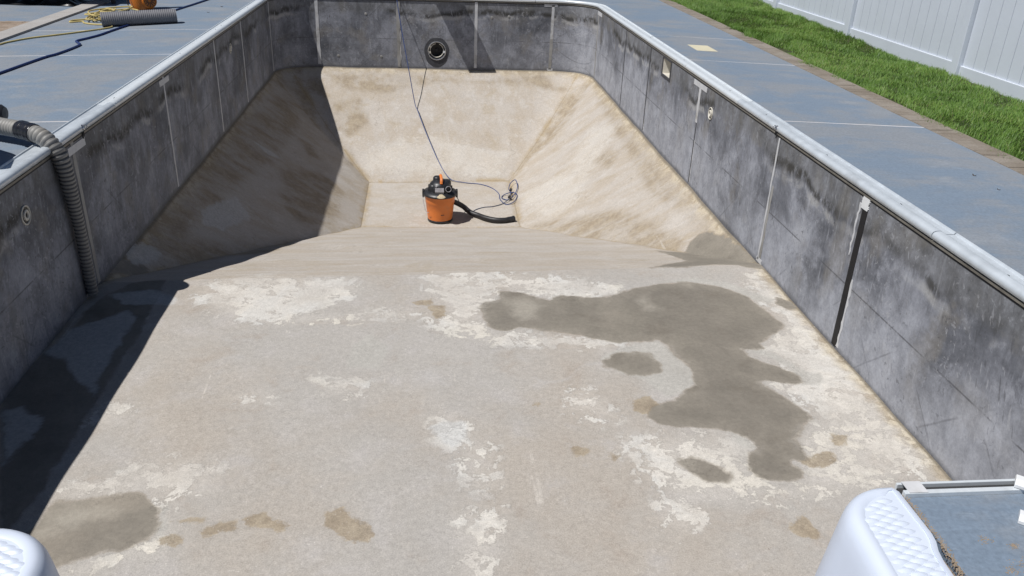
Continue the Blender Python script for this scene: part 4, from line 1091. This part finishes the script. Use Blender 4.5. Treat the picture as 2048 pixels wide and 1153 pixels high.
# ------------------------------------------------------------------ entry step (white moulded shell)
step = empty('entry_step', (-0.1, 1.4, H)); tag(step, 'white moulded entry step with diamond tread arms at the near end', 'steps')
def round_arm(xi, xo, yf, yb, name):
    """arm of the shell: rounded front end, soft top edge, sides flaring out towards the floor"""
    s = 1 if xo > xi else -1
    w = abs(xo - xi)
    # plan outline (counter-clockwise seen from above for s = 1), front end round on the inner side
    out = []
    r = 0.17
    for i in range(13):
        a = math.pi / 2 * i / 12
        out.append((xi + s * (r - r * math.cos(a)), yf - r + r * math.sin(a)))
    out.append((xo - s * .012, yf)); out.append((xo, yf - .02))
    out += [(xo, yf - .20), (xo - s * .006, yf - .235), (xo - s * .02, yf - .27), (xo - s * .028, yf - .31), (xo - s * .04, yf - .5), (xo - s * .04, yb)]
    out.append((xi - s * .03, yb)); out.append((xi - s * .03, yf - .6)); out.append((xi - s * .018, yf - .38))
    c = (sum(p[0] for p in out) / len(out), sum(p[1] for p in out) / len(out))
    prof = [(0.036, 0.030), (0.028, 0.034), (0.012, 0.034), (0.0, 0.029), (-0.012, 0.014), (-0.020, -0.008), (-0.026, -0.05), (-0.075, -0.5), (-0.13, -1.10)]
    n = len(out); vs = []; nrm = []
    for i in range(n):
        a = out[i - 1]; b_ = out[(i + 1) % n]
        tx, ty = b_[0] - a[0], b_[1] - a[1]; L = math.hypot(tx, ty)
        nx_, ny_ = ty / L, -tx / L
        if nx_ * (out[i][0] - c[0]) + ny_ * (out[i][1] - c[1]) < 0: nx_, ny_ = -nx_, -ny_
        nrm.append((nx_, ny_))
    for (o_, z) in prof:
        for i, (x, y) in enumerate(out):
            outer = (abs(x - xi) > w * 0.75) or y < yf - 0.62
            k = -o_ if not (outer and o_ < 0) else 0.0
            if outer and o_ > 0: k = -min(o_, 0.018)
            vs.append((x + nrm[i][0] * k, y + nrm[i][1] * k, z))
    fs = []
    for j in range(len(prof) - 1):
        for i in range(n):
            i2 = (i + 1) % n
            fs.append((j * n + i, j * n + i2, (j + 1) * n + i2, (j + 1) * n + i))
    fs.append(tuple(range(n)))
    mb = MB(); mb.add(vs, fs)
    o = mb.build(name, M['step'], step, smooth=True, angle=50)
    bm = bmesh.new(); bm.from_mesh(o.data); bmesh.ops.recalc_face_normals(bm, faces=bm.faces); bm.to_mesh(o.data); bm.free()
    # diamond tread: lens-shaped bumps in staggered rows on the recessed top
    mb = MB()
    y = yf - 0.045; row = 0
    while y > yf - 1.0:
        x = xi + s * (0.080 if row % 2 else 0.052)
        while abs(x - xi) < w - 0.045:
            dx_ = abs(x - xi); dy_ = yf - y
            ok = True
            if dx_ < r and dy_ < r: ok = math.hypot(r - dx_, r - dy_) < r - 0.044
            if dx_ < 0.062: ok = ok and dy_ > r - .04 and dx_ > 0.050
            if ok and dx_ < w - 0.028 - (0.03 if dy_ > .2 else 0):
                ring = 8; vs = []
                for k in range(ring):
                    a = 2 * math.pi * k / ring
                    cx_ = 0.0265 * math.copysign(abs(math.cos(a)) ** 1.0, math.cos(a)); cy_ = 0.0125 * math.copysign(abs(math.sin(a)) ** 1.6, math.sin(a))
                    vs.append((x + cx_, y + cy_, 0.0302))
                for k in range(ring):
                    a = 2 * math.pi * k / ring
                    vs.append((x + 0.013 * math.cos(a), y + 0.0062 * math.sin(a), 0.0352))
                vs.append((x, y, 0.0362))
                fs = [(k, (k + 1) % ring, ring + (k + 1) % ring, ring + k) for k in range(ring)] + [(ring + k, ring + (k + 1) % ring, 2 * ring) for k in range(ring)]
                mb.add(vs, fs)
            x += s * 0.056
        y -= 0.0162; row += 1
    mb.build('diamond_tread', M['step'], o, smooth=True, angle=80)
    return o
round_arm(1.045, 1.250, 1.885, 0.35, 'side_arm')
round_arm(-1.185, -1.445, 1.845, 0.35, 'side_arm')
for k, (z, y0, y1) in enumerate(((-0.27, 0.36, 0.75), (-0.54, 0.76, 1.12), (-0.81, 1.13, 1.52))):
    mb = MB(); mb.box((-1.13, y0, -1.09), (1.00, y1, z)); mb.build('tread', M['step'], step, bevel=0.02, smooth=True)
mb = MB(); mb.box((-1.44, 0.305, -1.09), (1.20, 0.345, 0.03)); mb.build('back_panel', M['step'], step, bevel=0.01)
mb = MB(); mb.box((-1.453, 0.31, -0.12), (-1.385, 1.80, 0.004)); mb.box((1.195, 0.31, -0.12), (1.260, 1.62, -0.012)); mb.build('joint_dirt', M['sand'], deck)
# line of sand caught between step and deck
mb = MB()
for k in range(1500):
    t = random.random(); y = 1.86 - t * 0.9
    x = 1.262 - (0.02 * max(0, min(1, (1.66 - y) / .15))) + random.gauss(0.006, 0.006)
    r_ = random.uniform(0.001, 0.0032)
    mb.lathe((x, y, 0.019), [(r_, 0), (r_ * .7, r_ * .6), (0, r_ * .8)], (0, 0, 1), 5, caps=False)
for (cx_, cy_, sp) in ((1.40, 1.66, .012), (1.44, 1.56, .02), (1.40, 1.54, .012), (1.47, 1.63, .008), (1.48, 1.53, .014)):
    for k in range(70):
        r_ = random.uniform(0.0008, 0.0026)
        mb.lathe((random.gauss(cx_, sp), random.gauss(cy_, sp * .7), 0.0202), [(r_, 0), (0, r_ * .7)], (0, 0, 1), 4, caps=False)
tag(mb.build('sand_crumbs', M['sand']), 'brown sand crumbs beside the white step on the near deck', 'sand', kind='stuff')
def trim_piece(name, c, rz, label):
    o = empty(name, c, rz); tag(o, label, 'trim clip', 'loose white plastic trim clips')
    M_ = Matrix.Translation(c) @ Matrix.Rotation(rz, 4, 'Z')
    def pt(*q): return tuple(M_ @ Vector(q))
    mb = MB(); prof = [(-0.03, 0.0), (-0.03, 0.012), (-0.012, 0.022), (0.014, 0.022), (0.03, 0.010), (0.03, 0.0)]
    n = len(prof)
    mb.add([pt(-0.06, y, z) for y, z in prof] + [pt(0.06, y, z) for y, z in prof], [(i, (i + 1) % n, n + (i + 1) % n, n + i) for i in range(n)] + [tuple(range(n - 1, -1, -1)), tuple(range(n, 2 * n))])
    mb.build('shell', M['white'], o, bevel=0.002)
    mb = MB(); mb.add([pt(-0.03, -0.004, 0.0226), pt(-0.008, -0.007, 0.0226), pt(-0.006, 0.003, 0.0226), pt(-0.018, 0.0, 0.0226)], [(0, 1, 2, 3)]); mb.build('screw_slot', M['grey'], o)
trim_piece('trim_clip', (1.685, 1.845, 0.036), R(-38), 'white plastic trim clip on the near pool edge strip at the right margin')
trim_piece('trim_clip', (1.605, 1.705, 0.0205), R(-38), 'white plastic trim clip on the deck, nearer than the other one')

# ------------------------------------------------------------------ wet/dry vacuum in the deep end
vx, vy, vz = -0.012, 10.455, D + 0.003
vac = empty('wet_dry_vacuum', (vx, vy, vz)); tag(vac, 'orange bucket wet-dry vacuum with black motor head on the hopper floor', 'vacuum')
mb = MB(); mb.lathe((vx, vy, vz), [(0.160, 0.030), (0.165, 0.034), (0.180, 0.15), (0.190, 0.255), (0.195, 0.262), (0.196, 0.30), (0.212, 0.372), (0.214, 0.380)], seg=44); bk = mb.build('bucket', M['orange'], vac, smooth=True)
mb = MB(); mb.lathe((vx, vy, vz), [(0.150, 0.0), (0.168, 0.006), (0.168, 0.030), (0.158, 0.036)], seg=40); mb.build('base', M['black'], vac, smooth=True)
mb = MB(); mb.lathe((vx, vy, vz), [(0.214, 0.366), (0.228, 0.368), (0.230, 0.392), (0.214, 0.412), (0.17, 0.424), (0.0, 0.426)], seg=44, caps=False); mb.build('lid', M['black'], vac, smooth=True)
mb = MB()
mb.lathe((vx, vy + .01, vz), [(0.155, 0.42), (0.150, 0.475), (0.128, 0.52), (0.09, 0.552), (0.0, 0.558)], seg=28, caps=False)
mb.lathe((vx - .085, vy - .04, vz), [(0.062, 0.42), (0.060, 0.495), (0.040, 0.515), (0.0, 0.52)], seg=18, caps=False)
mb.lathe((vx + .08, vy + .03, vz), [(0.07, 0.42), (0.068, 0.53), (0.05, 0.552), (0.0, 0.558)], seg=18, caps=False)
mb.lathe((vx - .035, vy + .05, vz), [(0.06, 0.5), (0.055, 0.58), (0.04, 0.595), (0.0, 0.598)], seg=16, caps=False)
for k in range(9):
    a = 2 * math.pi * k / 9
    mb.lathe((vx + .145 * math.cos(a), vy + .01 + .145 * math.sin(a), vz), [(0.022, 0.42), (0.020, 0.478), (0.0, 0.485)], seg=10, caps=False)
hd = mb.build('motor_head', M['black'], vac, smooth=True, angle=55)
mb = MB(); mb.tube(spline([(vx + .015, vy - .10, vz + .535), (vx + .018, vy - .07, vz + .585), (vx + .012, vy, vz + .615), (vx + .006, vy + .08, vz + .60), (vx + .004, vy + .12, vz + .55)], 6), 0.019, 10, flat=0.8); mb.build('carry_handle', M['orange'], vac, smooth=True)
for s in (-1, 1):
    mb = MB(); mb.box((vx + s * .222 - .014, vy - .045, vz + .33), (vx + s * .222 + .014, vy + .045, vz + .425)); mb.build('latch', M['black'], vac, bevel=0.006)
mb = MB(); mb.lathe((vx + .105, vy - .13, vz + .478), [(0.040, -0.03), (0.040, 0.03), (0.031, 0.034), (0.030, 0.0), (0.0, -0.002)], (0.1, -1, 0.25), 22, caps=False); pt_ = mb.build('exhaust_port', M['black'], vac, smooth=True)
mb = MB(); mb.torus((vx + .108, vy - .162, vz + .487), 0.036, 0.004, (0.1, -1, 0.25), 22, 6); mb.build('port_rim', M['grey'], pt_, smooth=True)
mb = MB(); mb.obox((vx - .01, vy - .158, vz + .462), (0.058, 0, 0), (0, 0.004, -0.012), (0, 0.008, 0.026)); lb = mb.build('warning_label', M['grey'], vac)
mb = MB(); mb.lathe((vx - .05, vy - .125, vz + .512), [(0.013, -0.01), (0.013, 0.012), (0.0, 0.013)], (0, -1, 0.4), 12, caps=False); mb.build('knob', M['grey'], vac, smooth=True)
mb = MB(); mb.lathe((vx + .01, vy - .195, vz + .402), [(0.06, -0.004), (0.045, 0.010), (0.02, 0.016), (0.0, 0.017)], (0, -.2, 1), 14, caps=False, sx=1.1); mb.build('sand_heap', M['dust'], vac, smooth=True)
mb = MB()
for k in range(7):
    a = -math.pi / 2 - 0.62 + 0.085 * k
    mb.obox((vx + .201 * math.cos(a), vy + .201 * math.sin(a), vz + .345), (-.006 * math.sin(a), .006 * math.cos(a), 0), (.0012 * math.cos(a), .0012 * math.sin(a), 0), (.0, 0, .007))
mb = MB(); mb.obox((vx + .03, vy - .1765, vz + .128), (0.022, 0.002, 0.001), (0, 0.0022, 0), (0, 0, 0.0045)); mb.build('badge', M['black'], vac)
mb = MB(); mb.tube(spline([(vx - .228, vy - .03, vz + .37), (vx - .222, vy - .08, vz + .30), (vx - .205, vy - .11, vz + .22), (vx - .190, vy - .12, vz + .17), (vx - .15, vy - .14, vz + .155), (vx - .06, vy - .185, vz + .245), (vx + .03, vy - .195, vz + .26)], 6)[:25], 0.0035, 6); mb.build('bail_handle', M['grey'], vac)
hp = spline([(vx + .17, vy + .13, vz + .215), (vx + .225, vy + .155, vz + .185), (0.31, 10.63, D + .125), (0.40, 10.58, D + .062), (0.50, 10.52, D + .042), (0.60, 10.42, D + .040), (0.72, 10.345, D + .040), (0.84, 10.335, D + .040), (0.94, 10.37, D + .040)], 12)
hp = resample(hp, 0.007)
mb = MB(); mb.tube(hp, [0.034 + (0.0022 if i % 2 else 0) for i in range(len(hp))], 14); ho = mb.build('hose', M['rubber'], vac, smooth=True, angle=80)
e = hp[-1]; d_ = (hp[-1] - hp[-4]).normalized()
mb = MB(); mb.lathe(e - d_ * .03, [(0.038, 0), (0.039, 0.07), (0.043, 0.072), (0.043, 0.09), (0.034, 0.092), (0.033, 0.03), (0.0, 0.03)], d_, 18, caps=False); mb.build('hose_cuff', M['black'], ho, smooth=True)
pc = spline([(0.46, 10.60, D + .05), (0.45, 10.74, D + .012), (0.51, 10.84, D + .01), (0.62, 10.92, D + .01), (0.74, 10.95, D + .01), (0.88, 11.05, D + .012), (0.97, 11.16, D + .03), (1.0, 11.22, D + .05)], 10)
pc = spline([(vx + .1, vy + .14, vz + .46), (vx + .2, vy + .26, vz + .3), (0.30, 10.80, D + .06), (0.38, 10.80, D + .010)], 8)[:-1] + pc[8:]
mb = MB(); mb.tube(pc, 0.0055, 6); mb.build('power_cord', M['cord_navy'], vac, smooth=True)

# ------------------------------------------------------------------ extension cord hanging over the far wall
def hz(x, y):
    yb = BRK_L + (x - XL) / (XR - XL) * (BRK_R - BRK_L)
    return min(H, max(D, H + (y - yb) / (10.18 - yb) * (D - H), H + (YF - y) / (YF - 12.06) * (D - H), H + (x - XL) / (-1.053 - XL) * (D - H), H + (XR - x) / (XR - 1.065) * (D - H)))
ext = empty('extension_cord', (-0.3, 13.3, -1.5)); tag(ext, 'thin blue extension cord hanging down the far wall to a loose coil by the vacuum', 'cord')
pts = [(-0.72, 15.6, deck_z(0) + .008), (-0.70, 14.9, .028), (-0.665, 14.35, .05), (-0.655, 14.10, .073), (-0.650, 14.045, .066), (-0.642, 14.00, .0)]
pts += [(-0.55, 13.76, -0.55), (-0.45, 13.53, -1.08), (-0.37, 13.36, hz(-.37, 13.36) + .03), (-0.33, 13.26, hz(-.33, 13.26) + .012)]
for (x, y) in ((-0.21, 12.91), (-0.12, 12.67), (-0.02, 12.42), (0.09, 12.20)): pts.append((x, y, hz(x, y) + .010))
pts += [(0.20, 12.06, D + .03), (0.40, 11.99, D + .012), (0.62, 11.93, D + .010), (0.78, 11.76, D + .010), (0.87, 11.5, D + .010), (0.87, 11.25, D + .010),
        (0.94, 11.04, D + .010), (1.06, 11.10, D + .03), (1.12, 11.30, D + .06), (1.06, 11.44, D + .05), (0.94, 11.42, D + .02), (0.90, 11.30, D + .012), (0.98, 11.21, D + .02), (1.08, 11.32, D + .05),
        (1.15, 11.55, D + .10), (1.14, 11.78, D + .13), (1.07, 11.80, D + .07), (1.03, 11.62, D + .04), (1.04, 11.42, D + .05), (1.0, 11.24, D + .05)]
mb = MB(); mb.tube(spline(pts, 10), 0.0062, 7); mb.build('cable', M['cord_blue'], ext, smooth=True)
mb = MB(); mb.obox((1.005, 11.24, D + .052), (.012, .03, 0), (-.016, .006, 0), (0, 0, .014)); mb.build('plug', M['black'], ext, bevel=0.004)
mb = MB(); mb.obox((1.05, 11.52, D + .06), (.008, .026, .004), (-.016, .006, 0), (0, 0, .014)); mb.build('socket_end', M['black'], ext, bevel=0.004)

# ------------------------------------------------------------------ corrugated discharge hose over the left coping
hs = empty('corrugated_hose', (-2.52, 5.45, H)); tag(hs, 'grey corrugated discharge hose bent over the left coping down to the floor', 'hose')
hc = spline([(-3.70, 6.0, 0.17), (-3.45, 5.89, 0.145), (-3.23, 5.78, 0.13), (-2.985, 5.647, 0.12), (-2.862, 5.577, 0.122), (-2.735, 5.49, 0.124), (-2.625, 5.42, 0.105), (-2.555, 5.395, 0.03), (-2.53, 5.40, -0.08), (-2.53, 5.421, -0.25), (-2.535, 5.455, -0.51), (-2.54, 5.468, -0.77), (-2.545, 5.475, -0.94), (-2.545, 5.477, -1.045)], 16)
hc = resample(hc, 0.0095)
rad = []; mis = []
for i in range(len(hc)):
    k = i % 3
    rr_ = 0.056 - 0.018 * min(1, max(0, (0.05 - hc[i].z) / 0.6)); rad.append(rr_ if k in (0, 1) else rr_ * 0.86); mis.append(0 if k in (0, 1) else 1)
mb = MB(); mb.tube(hc, rad, 22, mis=mis); mb.build('hose_body', [M['hose_rib'], M['hose_groove']], hs, smooth=True, angle=50)
seg = [p for p in hc if -2.81 < p.x < -2.685 and p.z > 0.05]
mb = MB(); mb.tube(seg, [0.0605 + 0.0018 * math.sin(i * 1.9) + 0.001 * math.sin(i * .7) for i in range(len(seg))], 22); mb.build('tape_wrap', M['shiny_tape'], hs, smooth=True)

pump = empty('transfer_pump', (-3.6, 5.85, 0.0)); tag(pump, 'black pump housing at the left margin beside the corrugated hose', 'pump')
mb = MB(); mb.lathe((-3.56, 6.02, deck_z(3.5)), [(0.0, 0.0), (0.15, 0.0), (0.15, 0.20), (0.12, 0.25), (0.0, 0.26)], seg=26, caps=False); mb.build('casing', M['black'], pump, smooth=True)
mb = MB(); mb.lathe((-3.46, 6.08, 0.105), [(0.0, -0.01), (0.055, 0.0), (0.062, 0.05), (0.062, 0.29), (0.045, 0.315), (0.0, 0.32)], (1, 0.0, -0.04), 22, caps=False); mb.build('motor_end', M['black'], pump, smooth=True)
mb = MB(); mb.box((-3.75, 5.80, deck_z(3.6)), (-3.40, 6.2, deck_z(3.6) + .03)); mb.build('foot', M['black'], pump, bevel=0.005)
mb = MB(); mb.tube(spline([(-3.62, 5.9, .2), (-3.55, 5.7, .33), (-3.2, 5.35, .42), (-3.02, 5.16, .46), (-2.93, 4.85, .5)], 8), 0.05, 14); mb.build('shadow_pipe', M['black'], pump, smooth=True)  # unseen pipe added to cast the second shadow on the deck

# ------------------------------------------------------------------ things on the left deck
def dz_(x, y, h): return (x, y, deck_z(x) + h)
bl_ = [(-4.10, 7.2), (-4.02, 7.89), (-3.97, 8.4), (-3.93, 8.72), (-3.89, 8.86), (-3.86, 9.15), (-3.86, 9.42), (-3.93, 9.56), (-3.985, 9.68), (-3.93, 9.87), (-3.88, 10.08), (-3.85, 10.4), (-3.80, 10.78), (-3.70, 11.3), (-3.60, 12.2), (-3.50, 12.9), (-3.41, 13.65), (-3.3, 14.6)]
hb = MB(); hb.tube(spline([dz_(x, y, .012) for x, y in bl_], 10), 0.0125, 8)
tag(hb.build('garden_hose', M['cord_deck'], smooth=True), 'dark blue hose snaking across the left deck under the ribbed duct', 'hose')
random.seed(11)
yl = [(-5.0, 9.1), (-4.75, 9.45), (-4.70, 9.66), (-4.58, 9.92), (-4.38, 10.12), (-4.19, 10.33), (-4.0, 10.58), (-3.955, 10.72), (-4.05, 10.87), (-4.23, 10.93), (-4.40, 11.06), (-4.47, 11.2), (-4.60, 11.15), (-4.62, 11.3), (-4.50, 11.38)]
pile = [(-4.46, 11.35), (-4.55, 11.75), (-4.50, 12.05), (-4.38, 12.22), (-4.22, 12.25), (-4.02, 12.05), (-4.08, 11.6), (-4.28, 11.2), (-4.42, 11.25), (-4.40, 11.6), (-4.30, 11.9), (-4.12, 11.8), (-4.14, 11.35), (-4.36, 11.15), (-4.46, 11.5), (-4.34, 11.72), (-4.16, 11.55), (-4.2, 11.25), (-4.38, 11.3), (-4.33, 11.55), (-4.18, 11.42), (-4.10, 11.25)]
pile = pile + [(x * 0.75 - 1.08 + 0.06 * math.sin(i * 2.1), y * 0.8 + 2.3 + 0.08 * math.cos(i * 1.7)) for i, (x, y) in enumerate(pile)]
py_ = [dz_(x, y, .010) for x, y in yl] + [dz_(x + random.uniform(-.03, .03), y + random.uniform(-.05, .05), .010 + .0022 * k) for k, (x, y) in enumerate(pile)]
hb = MB(); hb.tube(spline(py_, 10), 0.0095, 7)
tag(hb.build('yellow_cord', M['cord_yellow'], smooth=True), 'yellow extension cord heaped in loops beside the grey ribbed duct', 'cord')
# ribbed duct
a, b_ = Vector((-4.09, 10.78, deck_z(4.13) + .088)), Vector((-3.28, 11.06, deck_z(3.35) + .088))
n = 150
pts = [a + (b_ - a) * (i / n) for i in range(n + 1)]
hb = MB(); hb.tube(pts, [0.083 + (0.0035 if (i // 2) % 2 else 0.0) for i in range(n + 1)], 26, caps=True, flat=1.0)
tag(hb.build('ribbed_duct', M['duct'], smooth=True, angle=25), 'short length of grey ribbed duct lying on the left deck', 'duct')
# orange blower
bx, by = -4.075, 12.40
blow = empty('air_blower', (bx, by, deck_z(bx))); tag(blow, 'orange blower with a round vented housing standing on the left deck', 'blower')
zb = deck_z(bx)
mb = MB(); mb.lathe((bx - .02, by, zb), [(0.10, 0.0), (0.135, 0.01), (0.155, 0.10), (0.16, 0.30), (0.14, 0.46), (0.08, 0.52), (0.0, 0.53)], seg=30, caps=False); mb.build('housing', M['orange_dark'], blow, smooth=True)
mb = MB(); mb.lathe((bx + .105, by - .09, zb + .125), [(0.098, -0.05), (0.098, 0.025), (0.086, 0.037), (0.078, 0.028), (0.0, 0.026)], (0.55, -0.80, 0.08), 30, caps=False); vn = mb.build('vent', M['orange_dark'], blow, smooth=True)
mb = MB(); ax = Vector((0.55, -0.80, 0.08)).normalized(); u = Vector((0, 0, 1)); u = (u - ax * u.dot(ax)).normalized(); w = ax.cross(u)
for k in range(12):
    an = 2 * math.pi * k / 12; rd = u * math.cos(an) + w * math.sin(an)
    mb.obox(Vector((bx + .105, by - .09, zb + .125)) + ax * 0.0285 + rd * 0.048, rd * 0.026, rd.cross(ax) * 0.0045, ax * 0.0015)
mb.build('grille_slots', M['niche'], vn)
mb = MB(); mb.box((bx - .12, by - .10, zb), (bx + .12, by + .10, zb + .012)); mb.build('foot', M['orange_dark'], blow, bevel=0.004)
mb = MB(); mb.tube(spline([(bx - .15, by - .1, zb + .25), (bx - .165, by - .15, zb + .12), (bx - .15, by - .16, zb + .01), (bx - .25, by - .18, zb + .008)], 8), 0.008, 6); mb.build('power_cord', M['rubber'], blow, smooth=True)
mb = MB(); mb.lathe((bx, by + .02, zb + .53), [(0.07, -0.02), (0.07, 0.30), (0.05, 0.36), (0.0, 0.37)], seg=20, caps=False); mb.build('outlet', M['orange_dark'], blow, smooth=True)
# dark patio table and tarp at the far left
tb = empty('patio_table', (-5.5, 13.6, -0.06)); tag(tb, 'dark metal patio table standing on the far left deck, its legs at the top margin', 'table')
tz = 0.70
for k in range(9):
    y0 = 12.62 + k * 0.215
    mb = MB(); mb.box((-6.75, y0, tz), (-4.62 if k else -4.98, y0 + 0.2135, tz + .03)); mb.build('table_slat', M['table'], tb)
for (x, y) in ((-4.70, 13.05), (-6.6, 12.85), (-4.70, 14.4), (-6.6, 14.4)):
    mb = MB(); mb.box((x - .025, y - .025, -0.062), (x + .025, y + .025, tz)); mb.build('leg', M['table'], tb)
random.seed(5)
mb = MB(); nx, ny = 40, 22; vs = []
for j in range(ny + 1):
    for i in range(nx + 1):
        u_, v_ = i / nx, j / ny
        x = -6.35 + 1.2 * u_; y = 12.78 + 0.75 * v_
        ed = min(u_, 1 - u_, v_, 1 - v_) * 6
        h = min(1, ed) * (0.07 + 0.05 * math.sin(9 * u_ + 3 * v_) + 0.03 * math.sin(23 * u_ - 11 * v_) + 0.02 * math.sin(31 * v_ + 5 * u_))
        vs.append((x + .03 * math.sin(9 * v_), y + .03 * math.sin(11 * u_), -0.055 + max(0.002, h)))
mb.add(vs, [(j * (nx + 1) + i, j * (nx + 1) + i + 1, (j + 1) * (nx + 1) + i + 1, (j + 1) * (nx + 1) + i) for j in range(ny) for i in range(nx)])
tag(mb.build('folded_tarp', M['tarp'], smooth=True), 'black crumpled tarp lying on the shaded far left deck', 'tarp')

# ------------------------------------------------------------------ diving board beyond the far wall (its shadow falls on the end wall)
dvb = empty('diving_board', (-0.04, 15.6, 0.02)); tag(dvb, 'diving board over the far end, casting the dark diagonal shadow band', 'diving board')
mb = MB(); mb.box((-0.265, 13.66, 0.42), (0.185, 16.6, 0.465)); mb.build('board', M['board'], dvb, bevel=0.012)
for y in (14.95, 16.3):
    mb = MB(); mb.box((-0.24, y - .05, 0.02), (-0.17, y + .05, 0.42)); mb.build('leg', M['board'], dvb, bevel=0.01)
    mb = MB(); mb.box((0.09, y - .05, 0.02), (0.16, y + .05, 0.42)); mb.build('leg', M['board'], dvb, bevel=0.01)
    mb = MB(); mb.box((-0.28, y - .12, 0.02), (0.20, y + .12, 0.035)); mb.build('base_plate', M['board'], dvb)

# ------------------------------------------------------------------ small things on the right deck
mb = MB()
lz = lambda x: deck_z(x)
x0, x1, y0, y1 = 3.04, 3.295, 9.80, 10.21
mb.add([(x0, y0, lz(x0) + .003), (x1, y0, lz(x1) + .003), (x1, y1, lz(x1) + .003), (x0, y1, lz(x0) + .003), (x0, y0, lz(x0) - .02), (x1, y0, lz(x1) - .02), (x1, y1, lz(x1) - .02), (x0, y1, lz(x0) - .02)],
       [(0, 1, 2, 3), (0, 4, 5, 1), (1, 5, 6, 2), (2, 6, 7, 3), (3, 7, 4, 0)])
cxl, cyl = (x0 + x1) / 2, (y0 + y1) / 2
sl_ = mb.build('skimmer_lid', M['lid'], bevel=0.0)
tag(sl_, 'cream square skimmer lid set flush in the right deck', 'lid')
def leaf(x, y, s, label):
    z = deck_z(x) + .001; a = random.uniform(0, 3)
    vs = []
    for k in range(9):
        t = 2 * math.pi * k / 9
        u_, v_ = s * math.cos(t), s * .5 * math.sin(t)
        vs.append((x + u_ * math.cos(a) - v_ * math.sin(a), y + u_ * math.sin(a) + v_ * math.cos(a), z + .004 + .006 * math.cos(2 * t)))
    mb = MB(); mb.add(vs + [(x, y, z)], [(k, (k + 1) % 9, 9) for k in range(9)])
    tag(mb.build('dry_leaf', M['leaf']), label, 'leaf', 'dry leaf bits on the deck')
leaf(3.57, 5.10, 0.016, 'small dark dry leaf bit on the right deck near the pavers')
leaf(3.55, 4.80, 0.012, 'tiny dark dry leaf bit on the right deck, nearest the camera')
leaf(-3.07, 12.6, 0.022, 'dark dry leaf bit on the left deck beyond the ribbed duct, further away')
leaf(-3.12, 12.0, 0.02, 'dark dry leaf bit on the left deck beyond the ribbed duct, nearer')
